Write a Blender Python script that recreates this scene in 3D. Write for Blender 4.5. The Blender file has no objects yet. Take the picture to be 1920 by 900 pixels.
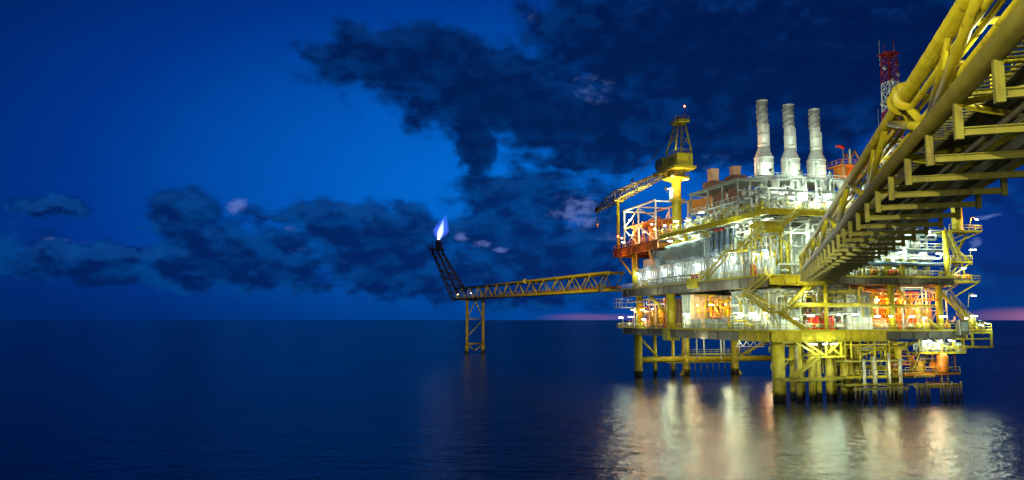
import bpy, math, random
from mathutils import Vector, Matrix
random.seed(11)
SC = bpy.context.scene
COL = SC.collection
R = math.radians
UP = Vector((0, 0, 1))
HC = 14.0                                   # eye height above the sea

# ------------------------------------------------------------------ materials
def mat(name, col, rough=.5, metal=0., vary=.25, rust=0., scale=.9, tide=False, coat=0., soot=None):
    m = bpy.data.materials.new(name); m.use_nodes = True
    nt = m.node_tree; N = nt.nodes; Lk = nt.links
    b = N['Principled BSDF']
    geo = N.new('ShaderNodeNewGeometry')
    n1 = N.new('ShaderNodeTexNoise'); n1.inputs['Scale'].default_value = scale; n1.inputs['Detail'].default_value = 6
    Lk.new(geo.outputs['Position'], n1.inputs['Vector'])
    r1 = N.new('ShaderNodeValToRGB'); e = r1.color_ramp.elements
    e[0].position = .32; e[1].position = .7
    e[0].color = [c * (1 - vary) for c in col] + [1]; e[1].color = [min(1, c * (1 + vary * .4)) for c in col] + [1]
    Lk.new(n1.outputs['Fac'], r1.inputs['Fac'])
    out = r1.outputs['Color']
    def over(fac, c):
        nonlocal out
        mx = N.new('ShaderNodeMix'); mx.data_type = 'RGBA'
        Lk.new(fac, mx.inputs['Factor']); Lk.new(out, mx.inputs['A']); mx.inputs['B'].default_value = (*c, 1)
        out = mx.outputs['Result']
    if rust > 0:                            # rust and dirt running down in streaks
        mp = N.new('ShaderNodeMapping'); mp.inputs['Scale'].default_value = (1.6, 1.6, .35)
        Lk.new(geo.outputs['Position'], mp.inputs['Vector'])
        n2 = N.new('ShaderNodeTexNoise'); n2.inputs['Scale'].default_value = 1.3; n2.inputs['Detail'].default_value = 8; n2.inputs['Roughness'].default_value = .65
        Lk.new(mp.outputs['Vector'], n2.inputs['Vector'])
        r2 = N.new('ShaderNodeMapRange'); r2.inputs['From Min'].default_value = .64 - rust * .25; r2.inputs['From Max'].default_value = .76 - rust * .2
        r2.inputs['To Max'].default_value = .8
        Lk.new(n2.outputs['Fac'], r2.inputs['Value'])
        over(r2.outputs['Result'], (.11, .05, .02))
    if tide:                                # weed and mussels up to the tide line
        sx = N.new('ShaderNodeSeparateXYZ'); Lk.new(geo.outputs['Position'], sx.inputs['Vector'])
        ad = N.new('ShaderNodeMath'); ad.operation = 'MULTIPLY_ADD'; ad.inputs[1].default_value = -1.6
        Lk.new(n1.outputs['Fac'], ad.inputs[0]); Lk.new(sx.outputs['Z'], ad.inputs[2])
        r3 = N.new('ShaderNodeMapRange'); r3.inputs['From Min'].default_value = .1; r3.inputs['From Max'].default_value = .9
        r3.inputs['To Min'].default_value = 1; r3.inputs['To Max'].default_value = 0
        Lk.new(ad.outputs[0], r3.inputs['Value'])
        over(r3.outputs['Result'], (.012, .012, .01))
    Lk.new(out, b.inputs['Base Color'])
    rr = N.new('ShaderNodeMapRange'); rr.inputs['To Min'].default_value = max(.05, rough - .12); rr.inputs['To Max'].default_value = min(1, rough + .18)
    Lk.new(n1.outputs['Fac'], rr.inputs['Value']); Lk.new(rr.outputs['Result'], b.inputs['Roughness'])
    b.inputs['Metallic'].default_value = metal
    bp = N.new('ShaderNodeBump'); bp.inputs['Strength'].default_value = .25; bp.inputs['Distance'].default_value = .03
    Lk.new(n1.outputs['Fac'], bp.inputs['Height']); Lk.new(bp.outputs['Normal'], b.inputs['Normal'])
    return m

def glow(name, col, s):
    m = bpy.data.materials.new(name); m.use_nodes = True
    nt = m.node_tree; nt.nodes.clear()
    o = nt.nodes.new('ShaderNodeOutputMaterial'); e = nt.nodes.new('ShaderNodeEmission')
    e.inputs['Color'].default_value = (*col, 1); e.inputs['Strength'].default_value = s
    nt.links.new(e.outputs[0], o.inputs['Surface']); return m

def gas(name, col, s):                      # burning gas: light given off through its volume
    m = bpy.data.materials.new(name); m.use_nodes = True
    nt = m.node_tree; nt.nodes.clear()
    o = nt.nodes.new('ShaderNodeOutputMaterial'); e = nt.nodes.new('ShaderNodeEmission')
    e.inputs['Color'].default_value = (*col, 1); e.inputs['Strength'].default_value = s
    nt.links.new(e.outputs[0], o.inputs['Volume']); return m

YEL = mat('yellow_paint', (.52, .42, .02), .42, rust=.3)
YELG = mat('yellow_leg_paint', (.48, .385, .03), .5, rust=.45, tide=True)
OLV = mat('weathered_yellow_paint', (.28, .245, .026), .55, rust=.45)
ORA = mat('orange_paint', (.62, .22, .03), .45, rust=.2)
CHD = mat('shaded_chord_paint', (.15, .125, .022), .5, rust=.4)  # lower chord's yellow, darkened in the colour to stand for underside shade
RED = mat('red_paint', (.55, .03, .02), .4, rust=.1)
WHT = mat('white_paint', (.74, .76, .72), .4, rust=.12)
CLAD = mat('pale_cladding', (.52, .58, .55), .38, rust=.2, vary=.3)
BLUC = mat('bluegrey_cladding', (.24, .31, .35), .4, rust=.12)
DUCT = mat('dark_blue_duct', (.06, .10, .16), .4, rust=.05)
GRY = mat('grey_steel', (.36, .37, .36), .45, metal=.3, rust=.25)
DGR = mat('dark_steel', (.09, .088, .08), .55, metal=.2, rust=.3)
GIR = mat('girder_primer', (.21, .18, .16), .6, rust=.3)
GRT = mat('deck_grating', (.11, .11, .09), .7, rust=.3)
GALV = mat('galvanised_sheet', (.64, .64, .62), .42, metal=.15, vary=.2, rust=.03)
BRN = mat('rusty_brown_panel', (.20, .075, .05), .6, rust=.4)
PCH = mat('peach_duct_paint', (.72, .42, .28), .5, rust=.05)
TMB = mat('wet_fender_timber', (.10, .075, .05), .8, rust=.3, tide=True)
WTD = mat('white_riser_paint', (.33, .32, .25), .5, rust=.5, tide=True)
CAB = mat('pale_blue_cabinet', (.42, .54, .58), .4, rust=.05)
BLK = mat('black_rubber', (.015, .015, .015), .7)
SILH = mat('silhouette_dark_steel', (.035, .03, .03), .65, metal=.3, rust=.3)  # near-black base colour stands for the boom's dark silhouette
REDT = mat('mast_red', (.40, .02, .02), .5)
EWHT = glow('white_tube_light', (.93, 1, .90), 26)
EBLU = glow('cold_tube_light', (.80, .95, 1), 26)
EORG = glow('sodium_light', (1, .50, .14), 30)
ERED = glow('red_beacon_light', (1, .12, .05), 14)

# ------------------------------------------------------------------ mesh builder
class MB:
    def __init__(s): s.v = []; s.f = []; s.sm = []
    def add(s, vs, fs, smooth=False):
        k = len(s.v); s.v += [tuple(v) for v in vs]; s.f += [tuple(i + k for i in f) for f in fs]; s.sm += [smooth] * len(fs); return s
    def box(s, a, b):
        x0, y0, z0 = (min(a[i], b[i]) for i in range(3)); x1, y1, z1 = (max(a[i], b[i]) for i in range(3))
        return s.add([(x0,y0,z0),(x1,y0,z0),(x1,y1,z0),(x0,y1,z0),(x0,y0,z1),(x1,y0,z1),(x1,y1,z1),(x0,y1,z1)],
                     [(0,3,2,1),(4,5,6,7),(0,1,5,4),(1,2,6,5),(2,3,7,6),(3,0,4,7)])
    def cb(s, c, d): return s.box([c[i] - d[i] / 2 for i in range(3)], [c[i] + d[i] / 2 for i in range(3)])
    def beam(s, p, q, w, h):
        p, q = Vector(p), Vector(q); d = (q - p).normalized()
        u = d.cross(UP); u = Vector((1, 0, 0)) if u.length < 1e-4 else u.normalized(); n = u.cross(d)
        vs = [c + u * (w / 2 * i) + n * (h / 2 * j) for c in (p, q) for i, j in ((-1,-1),(1,-1),(1,1),(-1,1))]
        return s.add(vs, [(0,3,2,1),(4,5,6,7),(0,1,5,4),(1,2,6,5),(2,3,7,6),(3,0,4,7)])
    def ibeam(s, p, q, w, h, t=.05):
        p, q = Vector(p), Vector(q); k = UP * (h / 2 - t / 2)
        s.beam(p + k, q + k, w, t); s.beam(p - k, q - k, w, t); return s.beam(p, q, t, h - 2 * t)
    def tube(s, pts, r, n=8, r1=None, caps=True):
        pts = [Vector(p) for p in pts]; m = len(pts); vs = []
        pu = None
        for i, c in enumerate(pts):
            d = (pts[min(i + 1, m - 1)] - pts[max(i - 1, 0)]).normalized()
            if pu is None:
                u = d.cross(UP); u = Vector((1, 0, 0)) if u.length < 1e-4 else u.normalized()
            else:
                u = pu - d * pu.dot(d); u = u.normalized() if u.length > 1e-4 else d.orthogonal().normalized()
            pu = u; w = d.cross(u)
            rr = r if r1 is None else r + (r1 - r) * i / (m - 1)
            vs += [c + (u * math.cos(2 * math.pi * j / n) + w * math.sin(2 * math.pi * j / n)) * rr for j in range(n)]
        fs = [(i*n + j, i*n + (j+1) % n, (i+1)*n + (j+1) % n, (i+1)*n + j) for i in range(m - 1) for j in range(n)]
        s.add(vs, fs, n > 5)
        if caps:
            k = len(s.v) - n * m
            s.f += [tuple(k + j for j in reversed(range(n))), tuple(k + (m-1)*n + j for j in range(n))]; s.sm += [False, False]
        return s
    def lathe(s, c, prof, n=14, axis='z', smooth=True):
        c = Vector(c); vs = []
        for r, h in prof:
            for j in range(n):
                a = 2 * math.pi * j / n; x, y = r * math.cos(a), r * math.sin(a)
                vs.append(c + (Vector((x, y, h)) if axis == 'z' else Vector((h, x, y)) if axis == 'x' else Vector((x, h, y))))
        m = len(prof)
        fs = [(i*n + j, i*n + (j+1) % n, (i+1)*n + (j+1) % n, (i+1)*n + j) for i in range(m - 1) for j in range(n)]
        fs += [tuple(reversed(range(n))), tuple((m-1)*n + j for j in range(n))]
        return s.add(vs, fs, smooth)
    def rail(s, pts, h=1.1, step=1.6, r=.05):
        pts = [Vector(p) for p in pts]
        for a, b in zip(pts, pts[1:]):
            L = (b - a).length; k = max(1, round(L / step))
            for i in range(k + 1):
                c = a + (b - a) * (i / k); s.tube([c, c + UP * h], r, 4)
            s.tube([a + UP * h, b + UP * h], r * 1.15, 4); s.tube([a + UP * h * .55, b + UP * h * .55], r * .8, 4)
            s.beam(a + UP * .08, b + UP * .08, .03, .16)
        return s
    def corr(s, a, b, z0, z1, pitch=1.2, dep=.28, th=.12):
        a, b = Vector(a), Vector(b); L = (b - a).length; d = (b - a) / L; nn = d.cross(UP)
        n = max(2, round(L / pitch)); pr = []
        for i in range(n):
            x = i * L / n; w = L / n
            pr += [(x, 0), (x + w * .42, 0), (x + w * .5, dep), (x + w * .92, dep)]
        pr.append((L, 0))
        vs = []
        for x, y in pr:
            c = a + d * x + nn * y
            vs += [(c.x, c.y, z0), (c.x, c.y, z1)]
        for x, y in pr:
            c = a + d * x + nn * (y - th)
            vs += [(c.x, c.y, z0), (c.x, c.y, z1)]
        m = len(pr); fs = []
        for i in range(m - 1):
            fs.append((2*i, 2*i+2, 2*i+3, 2*i+1)); k = 2*m
            fs.append((k+2*i+1, k+2*i+3, k+2*i+2, k+2*i))
            fs.append((2*i+1, 2*i+3, k+2*i+3, k+2*i+1)); fs.append((2*i, k+2*i, k+2*i+2, 2*i+2))
        return s.add(vs, fs)
    def stair(s, a, b, width, side):
        return s

ANG = R(13.6875)
OR_P = (46.4836, 136.430)
FR = {'P': (OR_P, ANG), 'W': ((0, 0), 0.), 'G': ((0, 0), -math.atan2(.318, 1))}
META = {}
def fw(fr, loc):
    (ox, oy), a = FR[fr]
    return Vector((ox + loc[0]*math.cos(a) - loc[1]*math.sin(a), oy + loc[0]*math.sin(a) + loc[1]*math.cos(a), loc[2]))
def props(o, label=None, cat=None, group=None, kind=None):
    if label: o['label'] = label
    if cat: o['category'] = cat
    if group: o['group'] = group
    if kind: o['kind'] = kind
def thing(name, label, cat, loc, fr='P', group=None):
    o = bpy.data.objects.new(name, None); COL.objects.link(o); o.empty_display_size = .3
    o.location = fw(fr, loc); o.rotation_euler.z = FR[fr][1]; META[o.name] = (Vector(loc), fr)
    props(o, label, cat, group); return o
def mesh_of(name, mb, m, org):
    me = bpy.data.meshes.new(name); me.from_pydata([tuple(Vector(v) - org) for v in mb.v], [], mb.f)
    me.polygons.foreach_set('use_smooth', mb.sm); me.materials.append(m); me.update(); return me
def part(name, mb, m, parent, label=None):
    org, fr = META[parent.name]
    o = bpy.data.objects.new(name, mesh_of(name, mb, m, org)); COL.objects.link(o); o.parent = parent
    META[o.name] = (org, fr)
    if label: o['label'] = label
    return o
def single(name, mb, m, label, cat, loc, fr='P', group=None):
    o = bpy.data.objects.new(name, mesh_of(name, mb, m, Vector(loc))); COL.objects.link(o)
    o.location = fw(fr, loc); o.rotation_euler.z = FR[fr][1]; META[o.name] = (Vector(loc), fr)
    props(o, label, cat, group); return o
def copy_tree(o, parent=None):
    c = o.copy(); COL.objects.link(c)
    if parent: c.parent = parent
    for ch in list(o.children): copy_tree(ch, c)
    return c
ORD = ['leftmost', 'second', 'third', 'fourth', 'fifth', 'sixth', 'seventh', 'eighth', 'ninth', 'tenth', 'eleventh', 'twelfth',
       'thirteenth', 'fourteenth', 'fifteenth', 'sixteenth', 'seventeenth', 'eighteenth', 'nineteenth', 'twentieth', 'twenty-first', 'twenty-second', 'twenty-third', 'twenty-fourth']
def nth(i, n):
    if n == 1: return ''
    if i == 0: return 'leftmost '
    if i == n - 1: return 'rightmost '
    return ORD[i] + ' from left, '
def light(fr, loc, power, col=(.92, 1, .80), rad=.3):  # serves modelled lamps and also added fill lights without a fixture
    l = bpy.data.lights.new('lamp_or_fill_light', 'POINT'); l.energy = power * (1.05 if col == CO else 1.9); l.color = col; l.shadow_soft_size = rad
    o = bpy.data.objects.new('lamp_or_fill_light', l); COL.objects.link(o); o.location = fw(fr, loc); return o
CW = (.76, 1, .72); CY = (.95, 1, .55); CO = (1, .35, .045); CB = (.82, .97, 1)

# ------------------------------------------------------------------ sea
def make_sea():
    mb = MB(); rr = [0, 40, 90, 160, 260, 420, 700, 1500, 5000, 15000, 60000]; n = 96
    vs = [(0, 0, 0)]; fs = []
    for r in rr[1:]: vs += [(r*math.cos(2*math.pi*j/n), r*math.sin(2*math.pi*j/n), 0) for j in range(n)]
    fs += [(0, 1 + j, 1 + (j+1) % n) for j in range(n)]
    for k in range(len(rr) - 2):
        a, b = 1 + k*n, 1 + (k+1)*n
        fs += [(a + j, b + j, b + (j+1) % n, a + (j+1) % n) for j in range(n)]
    mb.add(vs, fs)
    m = bpy.data.materials.new('sea_water'); m.use_nodes = True; nt = m.node_tree; N = nt.nodes; Lk = nt.links
    b = N['Principled BSDF']; b.inputs['Base Color'].default_value = (.0003, .003, .013, 1)
    b.inputs['IOR'].default_value = 1.24; b.inputs['Roughness'].default_value = .2
    geo = N.new('ShaderNodeNewGeometry'); prev = None
    for sc, st, di, sx in ((.03, 1, .25, 2.4), (.12, 1, .30, 1.7), (.42, 1, .22, 1.4), (1.2, 1, .10, 1.2)):
        mp = N.new('ShaderNodeMapping'); mp.inputs['Scale'].default_value = (sc, sc * sx, sc); mp.inputs['Rotation'].default_value = (0, 0, R(12))
        Lk.new(geo.outputs['Position'], mp.inputs['Vector'])
        no = N.new('ShaderNodeTexNoise'); no.inputs['Scale'].default_value = 1; no.inputs['Detail'].default_value = 4
        Lk.new(mp.outputs['Vector'], no.inputs['Vector'])
        bp = N.new('ShaderNodeBump'); bp.inputs['Strength'].default_value = st; bp.inputs['Distance'].default_value = di
        Lk.new(no.outputs['Fac'], bp.inputs['Height'])
        if prev: Lk.new(prev.outputs['Normal'], bp.inputs['Normal'])
        prev = bp
    Lk.new(prev.outputs['Normal'], b.inputs['Normal'])
    mp = N.new('ShaderNodeMapping'); mp.inputs['Scale'].default_value = (.004, .014, .01); Lk.new(geo.outputs['Position'], mp.inputs['Vector'])
    no = N.new('ShaderNodeTexNoise'); no.inputs['Scale'].default_value = 1; no.inputs['Detail'].default_value = 5; Lk.new(mp.outputs['Vector'], no.inputs['Vector'])
    mr = N.new('ShaderNodeMapRange'); mr.inputs['From Min'].default_value = .35; mr.inputs['From Max'].default_value = .65
    mr.inputs['To Min'].default_value = .19; mr.inputs['To Max'].default_value = .23
    Lk.new(no.outputs['Fac'], mr.inputs['Value']); Lk.new(mr.outputs['Result'], b.inputs['Roughness'])
    o = bpy.data.objects.new('sea', mesh_of('sea', mb, m, Vector((0, 0, 0)))); COL.objects.link(o); props(o, kind='structure')
    o['label'] = 'dark blue open sea running out to the horizon'
make_sea()

# ------------------------------------------------------------------ the platform itself
plat = thing('production_platform', 'large lit yellow offshore gas platform standing on legs in the sea', 'platform', (0, 0, 0))
def leg(p, q, r, top=11, zb=-6):
    mb = MB(); mb.tube([(p, q, zb), (p, q, top)], r, 20)
    o = part('leg', mb, YELG, plat)
    c = MB(); c.lathe((p, q, 1.15), [(r*1.02, 0), (r*1.12, .1), (r*1.12, .6), (r*1.02, .7)], 20); part('leg_clamp', c, YELG, o)
    return o
for p, q, r in ((0, 0, 1.13), (0, 62, 1.0), (14, 64, 1.0), (28, 64, 1.0), (40, 62, 1.0), (24, 1, 1.05), (36, 34, 1.0)): leg(p, q, r)
def brace(a, b, r, m=YEL): part('brace', MB().tube([a, b], r, 12), m, plat)
for a, b, r in (((0,62,4),(14,64,4),.75), ((14,64,4),(28,64,4),.75), ((28,64,4),(40,62,4),.75), ((0,62,10),(6.5,63,3.8),.3),
                ((36,34,4),(40,62,4),.5), ((40,62,10),(28,64,4),.35), ((28,64,1.6),(31,64,-2),.5), ((14,64,1.6),(11,63.6,-2),.5),
                ((24,1,5.2),(36,34,4),.45), ((24,1,8.5),(29,-1,10.4),.3)): brace(a, b, r)
# thin caissons by the back row
for p, q, r in ((5.2, 63.5, .5), (10.5, 64.2, .45)): part('caisson', MB().tube([(p, q, -4), (p, q, 11)], r, 10), YELG, plat)

def deck(name, p0, p1, q0, q1, z, th=.2, m=GRT): return part(name, MB().box((p0, q0, z - th), (p1, q1, z)), m, plat)
def girder(a, b, z0, z1, m, out=(-1, 0), step=3.0):
    """plate girder with flanges and web stiffeners; out = outward direction"""
    a, b = Vector((*a, 0)), Vector((*b, 0)); mb = MB(); zc = (z0 + z1) / 2
    mb.ibeam((a.x, a.y, zc), (b.x, b.y, zc), .42, z1 - z0, .07)
    L = (b - a).length; k = max(1, round(L / step)); st = mb; o = Vector((*out, 0))
    for i in range(k + 1):
        c = a + (b - a) * (i / k) + o * .12
        st.cb((c.x, c.y, zc), (.18 if out[0] else .05, .05 if out[0] else .18, z1 - z0 - .16))
    return part('girder', mb, m, plat)
def under(p0, p1, q0, q1, z, step=5., h=.8, m=GIR):
    mb = MB(); k = max(1, round((q1 - q0) / step))
    for i in range(1, k): y = q0 + (q1 - q0) * i / k; mb.ibeam((p0 + .3, y, z - h/2), (p1 - .3, y, z - h/2), .3, h)
    k = max(1, round((p1 - p0) / step))
    for i in range(1, k): x = p0 + (p1 - p0) * i / k; mb.ibeam((x, q0 + .3, z - h/2 - .06), (x, q1 - .3, z - h/2 - .06), .28, h - .14)
    part('deck_beams', mb, m, plat)
# cellar deck
deck('cellar_deck', -4, 36, -4, 62, 12.2); under(-4, 36, -4, 62, 11.98, 6, 1.0)
girder((-3.9, 6), (-3.9, 34.5), 10.3, 11.98, GIR); girder((-3.9, 37.5), (-3.9, 61.8), 10.5, 11.98, GIR); girder((-3.9, -3.7), (-3.9, 6), 10.3, 11.98, YEL)
girder((-3.7, -3.9), (19, -3.9), 10.3, 11.98, YEL, (0, -1)); girder((19, -3.9), (33.5, -3.9), 10.6, 11.98, DGR, (0, -1))
girder((35.9, -3.9), (35.9, 61.8), 10.6, 11.98, GIR, (1, 0)); girder((-3.7, 61.9), (35.9, 61.9), 10.6, 11.98, GIR, (0, 1))
part('deck_edge', MB().beam((-4.25, -4, 12.12), (-4.25, 62, 12.12), .5, .2), YEL, plat); part('deck_edge', MB().beam((-4, -4.25, 12.12), (36, -4.25, 12.12), .5, .2), YEL, plat)
# balcony on the left end, yellow overhang on the right
deck('balcony', -4, 4, 62.3, 66.5, 12.1); part('handrail', MB().rail([(-4, 62.4, 12.1), (-4, 66.4, 12.1), (4, 66.4, 12.1)]), YEL, plat)
deck('overhang_deck', 33.6, 41.5, -4, 3, 12.16, m=YEL)
fr_ = MB()
for p in (37.2, 41.4):
    for q in (-3.9, 2.9): fr_.beam((p, q, 9), (p, q, 11.9), .3, .3)
fr_.beam((33, -3.9, 9.1), (41.4, -3.9, 9.1), .3, .3); fr_.beam((33, -3.9, 10.6), (41.4, -3.9, 10.6), .25, .25); fr_.beam((41.4, -3.9, 9.1), (41.4, 2.9, 9.1), .3, .3)
fr_.beam((36, -3.9, 11.7), (41.4, -3.9, 11.7), .3, .35)
part('hanging_frame', fr_.beam((37.2, -3.9, 9.1), (37.2, 2.9, 9.1), .2, .2).beam((33, -3.9, 9.1), (33, -3.9, 10.6), .2, .2).beam((36, -3.9, 10.5), (36, -3.9, 11.7), .2, .2), YEL, plat)
# main deck
deck('main_deck', -4, 34, -4, 62, 21.7); under(-4, 34, -4, 62, 21.48, 6, 1.1)
girder((-3.9, -3.7), (-3.9, 61.8), 19.7, 21.48, GIR); girder((-3.7, -3.9), (7, -3.9), 20, 21.48, YEL, (0, -1)); girder((7, -3.9), (33.8, -3.9), 20.3, 21.48, DGR, (0, -1))
girder((33.9, -3.9), (33.9, 61.8), 20, 21.48, GIR, (1, 0)); girder((-3.7, 61.9), (34, 61.9), 20, 21.48, GIR, (0, 1))
part('deck_edge', MB().beam((-4.25, -4, 21.63), (-4.25, 62, 21.63), .5, .2), YEL, plat); part('deck_edge', MB().beam((-4, -4.25, 21.63), (34, -4.25, 21.63), .5, .2), YEL, plat)
part('access_box', MB().box((-5.0, 20.8, 20.4), (-4.2, 24.4, 22.3)), YEL, plat)
# weather deck and left rear deck
deck('weather_deck', -5, 25, -6, 37, 32.7); under(-5, 25, -6, 37, 32.48, 6, .7, WHT)
girder((-4.9, -5.8), (-4.9, 36.9), 31.8, 32.48, YEL); girder((-4.8, -5.9), (25, -5.9), 31.8, 32.48, YEL, (0, -1))
part('deck_edge', MB().beam((-5.2, -6, 32.62), (-5.2, 37, 32.62), .45, .22), YEL, plat); part('deck_edge', MB().beam((-5, -6.2, 32.62), (25, -6.2, 32.62), .45, .22), YEL, plat)
deck('rear_weather_deck', -5, 16, 37.4, 65.5, 31.9); girder((-4.9, 38), (-4.9, 65.3), 30, 31.68, ORA); girder((-4.9, 65.3), (16, 65.3), 30, 31.68, ORA, (0, 1)); under(-5, 16, 37.4, 65.5, 31.68, 5, 1.2, ORA)
deck('upper_right_deck', 22, 37, 4, 24, 30.6); girder((22, 4.1), (37, 4.1), 29.8, 30.38, YEL, (0, -1))
deck('mezzanine_deck', 10, 33, -2.5, 4, 26.8, .15); girder((10, -2.45), (33, -2.45), 26.2, 26.62, DUCT, (0, -1))
deck('lower_mezzanine', 12, 32, -3.2, 0, 23.9, .1, DUCT)
# columns
def column(p, q, z0, z1, r, m=YEL): part('column', MB().tube([(p, q, z0), (p, q, z1)], r, 16), m, plat)
for c in ((-3.1, 36, 10, 19.8, 1.0), (-2, 56, 12.2, 19.8, .9), (0, 0, 12.2, 19.9, .75), (24, 1, 12.2, 20, .75), (-2.5, 57, 21.7, 30, .85), (-1, 47, 26, 30, .6), (0, 0, 21.7, 31.8, .6),
          (21, -3.2, 12.2, 20.3, .55), (31.3, -3, 12.2, 20.3, .6), (7.5, -3.4, 12.2, 20.3, .35), (24, 1, 21.7, 30, .6), (33.2, -3.3, 20, 30.3, .5), (36, 5, 20, 30, .45),
          (10.3, -2.6, 21.7, 26.6, .2), (17.5, -2.6, 21.7, 26.6, .2), (24.5, -2.6, 21.7, 26.6, .2)): column(*c)
part('column_base', MB().box((-4.6, 34.6, 9.6), (-1.8, 37.4, 12.0)), YEL, plat)
for a, b, r in (((-3.4, 47.5, 20), (-3.3, 37, 15.2), .38), ((0, 0, 15), (5, -3, 19.8), .3), ((1, -3.6, 16.6), (18, -3.6, 16.6), .38), ((18, -3.4, 16.5), (30, -3.4, 16.5), .3), ((0, -3.7, 16.6), (3.6, -3.7, 19.9), .3),
                ((-4, 4, 19.6), (-2, -3, 16), .2), ((-2.5, 57, 24), (-4.5, 63, 30), .25), ((33, -3.2, 23), (39, -2, 29.6), .25), ((36.5, -3.2, 24.3), (38.6, -2, 21), .16), ((33.2, -3.2, 21.5), (36, -3, 24.2), .18),
                ((38.5, -3.5, 24.2), (34, -3.4, 28.2), .2), ((30.6, -3.1, 12.4), (27, -3, 15.6), .3), ((35, -3, 16), (31, -3, 19.6), .3), ((22, -3.1, 20), (25, -3, 17), .3)): brace(a, b, r)
# orange diagonal bracing under the rear deck
for a, b in (((-4.6, 44, 30), (-2, 47, 26.5)), ((-4.4, 52, 30), (-2.5, 56, 26))): brace(a, b, .2, ORA)
# handrails
def hr(pts, m=YEL, h=1.1): part('handrail', MB().rail(pts, h), m, plat)
hr([(-4.3, 34, 12.2), (-4.3, -4.3, 12.2)]); hr([(-4.3, 62, 12.2), (-4.3, 38, 12.2)]); hr([(-4.3, -4.3, 12.2), (33.5, -4.3, 12.2)]); hr([(33.6, -4.1, 12.2), (41.4, -4.1, 12.2), (41.4, 3, 12.2)])
hr([(-4.3, 62, 21.7), (-4.3, 19, 21.7)], WHT); hr([(-4.3, 16.5, 21.7), (-4.3, -3.5, 21.7)]); hr([(5, -4.3, 21.7), (33.8, -4.3, 21.7)]); hr([(-5.2, 36.8, 32.7), (-5.2, -6.2, 32.7)]); hr([(-5, -6.2, 32.7), (24.8, -6.2, 32.7)])
hr([(-5.1, 65.2, 31.9), (-5.1, 38, 31.9)], ORA); hr([(10.2, -2.7, 26.8), (33, -2.7, 26.8)], WHT); hr([(22.2, 4, 30.6), (37, 4, 30.6)])
# cantilevered landings on the right-hand side
def bracket_deck(p0, p1, q0, q1, z, m=YEL):
    deck('bracket_deck', p0, p1, q0, q1, z, .16, m); hr([(p0, q0, z), (p1, q0, z), (p1, q1, z)], YEL)
    for q in (q0 + .3, q1 - .3): part('bracket', MB().beam((p1 - .3, q, z - .2), (p0, q, z - 2.8), .18, .22), m, plat)
bracket_deck(34, 41.2, -3.5, 1, 30.4); bracket_deck(33.4, 38.2, -4, 0, 24.6); bracket_deck(34, 39.6, -4, 1, 21.0)
deck('white_balcony', -4, 1, 62.4, 68, 17.2, .15, WHT); part('handrail', MB().rail([(-4, 62.4, 17.2), (-4, 68, 17.2), (1, 68, 17.2)], 2.2), WHT, plat)
# suspended frames below the cellar deck
sf = MB()
for a, b in (((.9, -3.6, 10.4), (5.6, -3.6, 7.8)), ((2.6, -3.6, 10.4), (7, -3.6, 7.8)), ((7, -3.6, 10.4), (7, -3.6, 7.6)), ((5, -3.6, 7.7), (10.6, -3.6, 7.7)), ((7.4, -3.6, 8.4), (10, -3.6, 10.4)),
             ((10, -3.6, 10.4), (10, -3.6, 7.6)), ((8, -3.6, 9.4), (9.8, -3.6, 8)), ((12, -3.6, 10.3), (12, -3.6, 7.4)), ((5.6, -3.6, 7.8), (5.6, 1, 7.8)), ((10.5, -3.6, 7.8), (10.5, 1, 7.8))): sf.beam(a, b, .22, .28)
part('suspended_frame', sf, YEL, plat)
lw = MB()                                   # sloping walkway down to the conductors
lw.beam((5.8, -3.8, 7.7), (.9, -3.4, 4.2), .25, .3); lw.beam((5.8, -2.8, 7.7), (.9, -2.4, 4.2), .25, .3)
for i in range(14): t = i / 13; lw.cb((5.8 - 4.9*t, -3.2 - .2*(1-t), 7.7 - 3.5*t), (.34, 1, .05))
part('sloping_walkway', lw, OLV, plat)
part('handrail', MB().rail([(5.8, -3.9, 7.8), (.9, -3.5, 4.3)], 1.0), YEL, plat)
lo = MB().box((-1.2, -3.6, 3.6), (10, -2.4, 3.85)); lo.beam((-1.6, -1.2, 4), (10, -3.8, 4), .2, .3); part('lower_walkway', lo, OLV, plat)
# riser guards and mid-level gangways
def gang(p0, p1, q0, q1, z, m, rail=None):
    deck('gangway', p0, p1, q0, q1, z, .3, m)
    if rail: part('handrail', MB().rail([(p0, q0, z), (p1, q0, z)], 1.1), rail, plat)
gang(10.5, 22.8, -3.4, -1, 7.0, OLV, None); gang(11, 27, -3.2, 0, 4.1, OLV, YEL); gang(22, 33.5, -4.6, 0, 4.6, ORA, OLV); gang(10.5, 22, -4, -1, 2.9, OLV, None)
fr2 = MB()
for p in (11, 14, 17, 20): fr2.beam((p, -3.3, 7), (p, -3.3, 10.4), .16, .16)
fr2.beam((11, -3.3, 9.7), (20, -3.3, 9.7), .18, .2)
part('pipe_frame', fr2, YEL, plat)
eqd = MB().box((25.5, -4.2, 8.0), (35.4, 0, 8.2)); part('hanging_deck', eqd, YEL, plat); part('handrail', MB().rail([(25.5, -4.2, 8.2), (35.4, -4.2, 8.2), (35.4, 0, 8.2)]), YEL, plat)
for a, b in (((25.7, -4, 8.2), (25.7, -4, 10.6)), ((35.2, -4, 8.2), (35.2, -4, 10.6)), ((29, -4, 10.6), (33, -4, 8.2)), ((25.7, -4, 8.2), (24, -3.9, 5))): part('hanger', MB().beam(a, b, .14, .14), YEL, plat)

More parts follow.
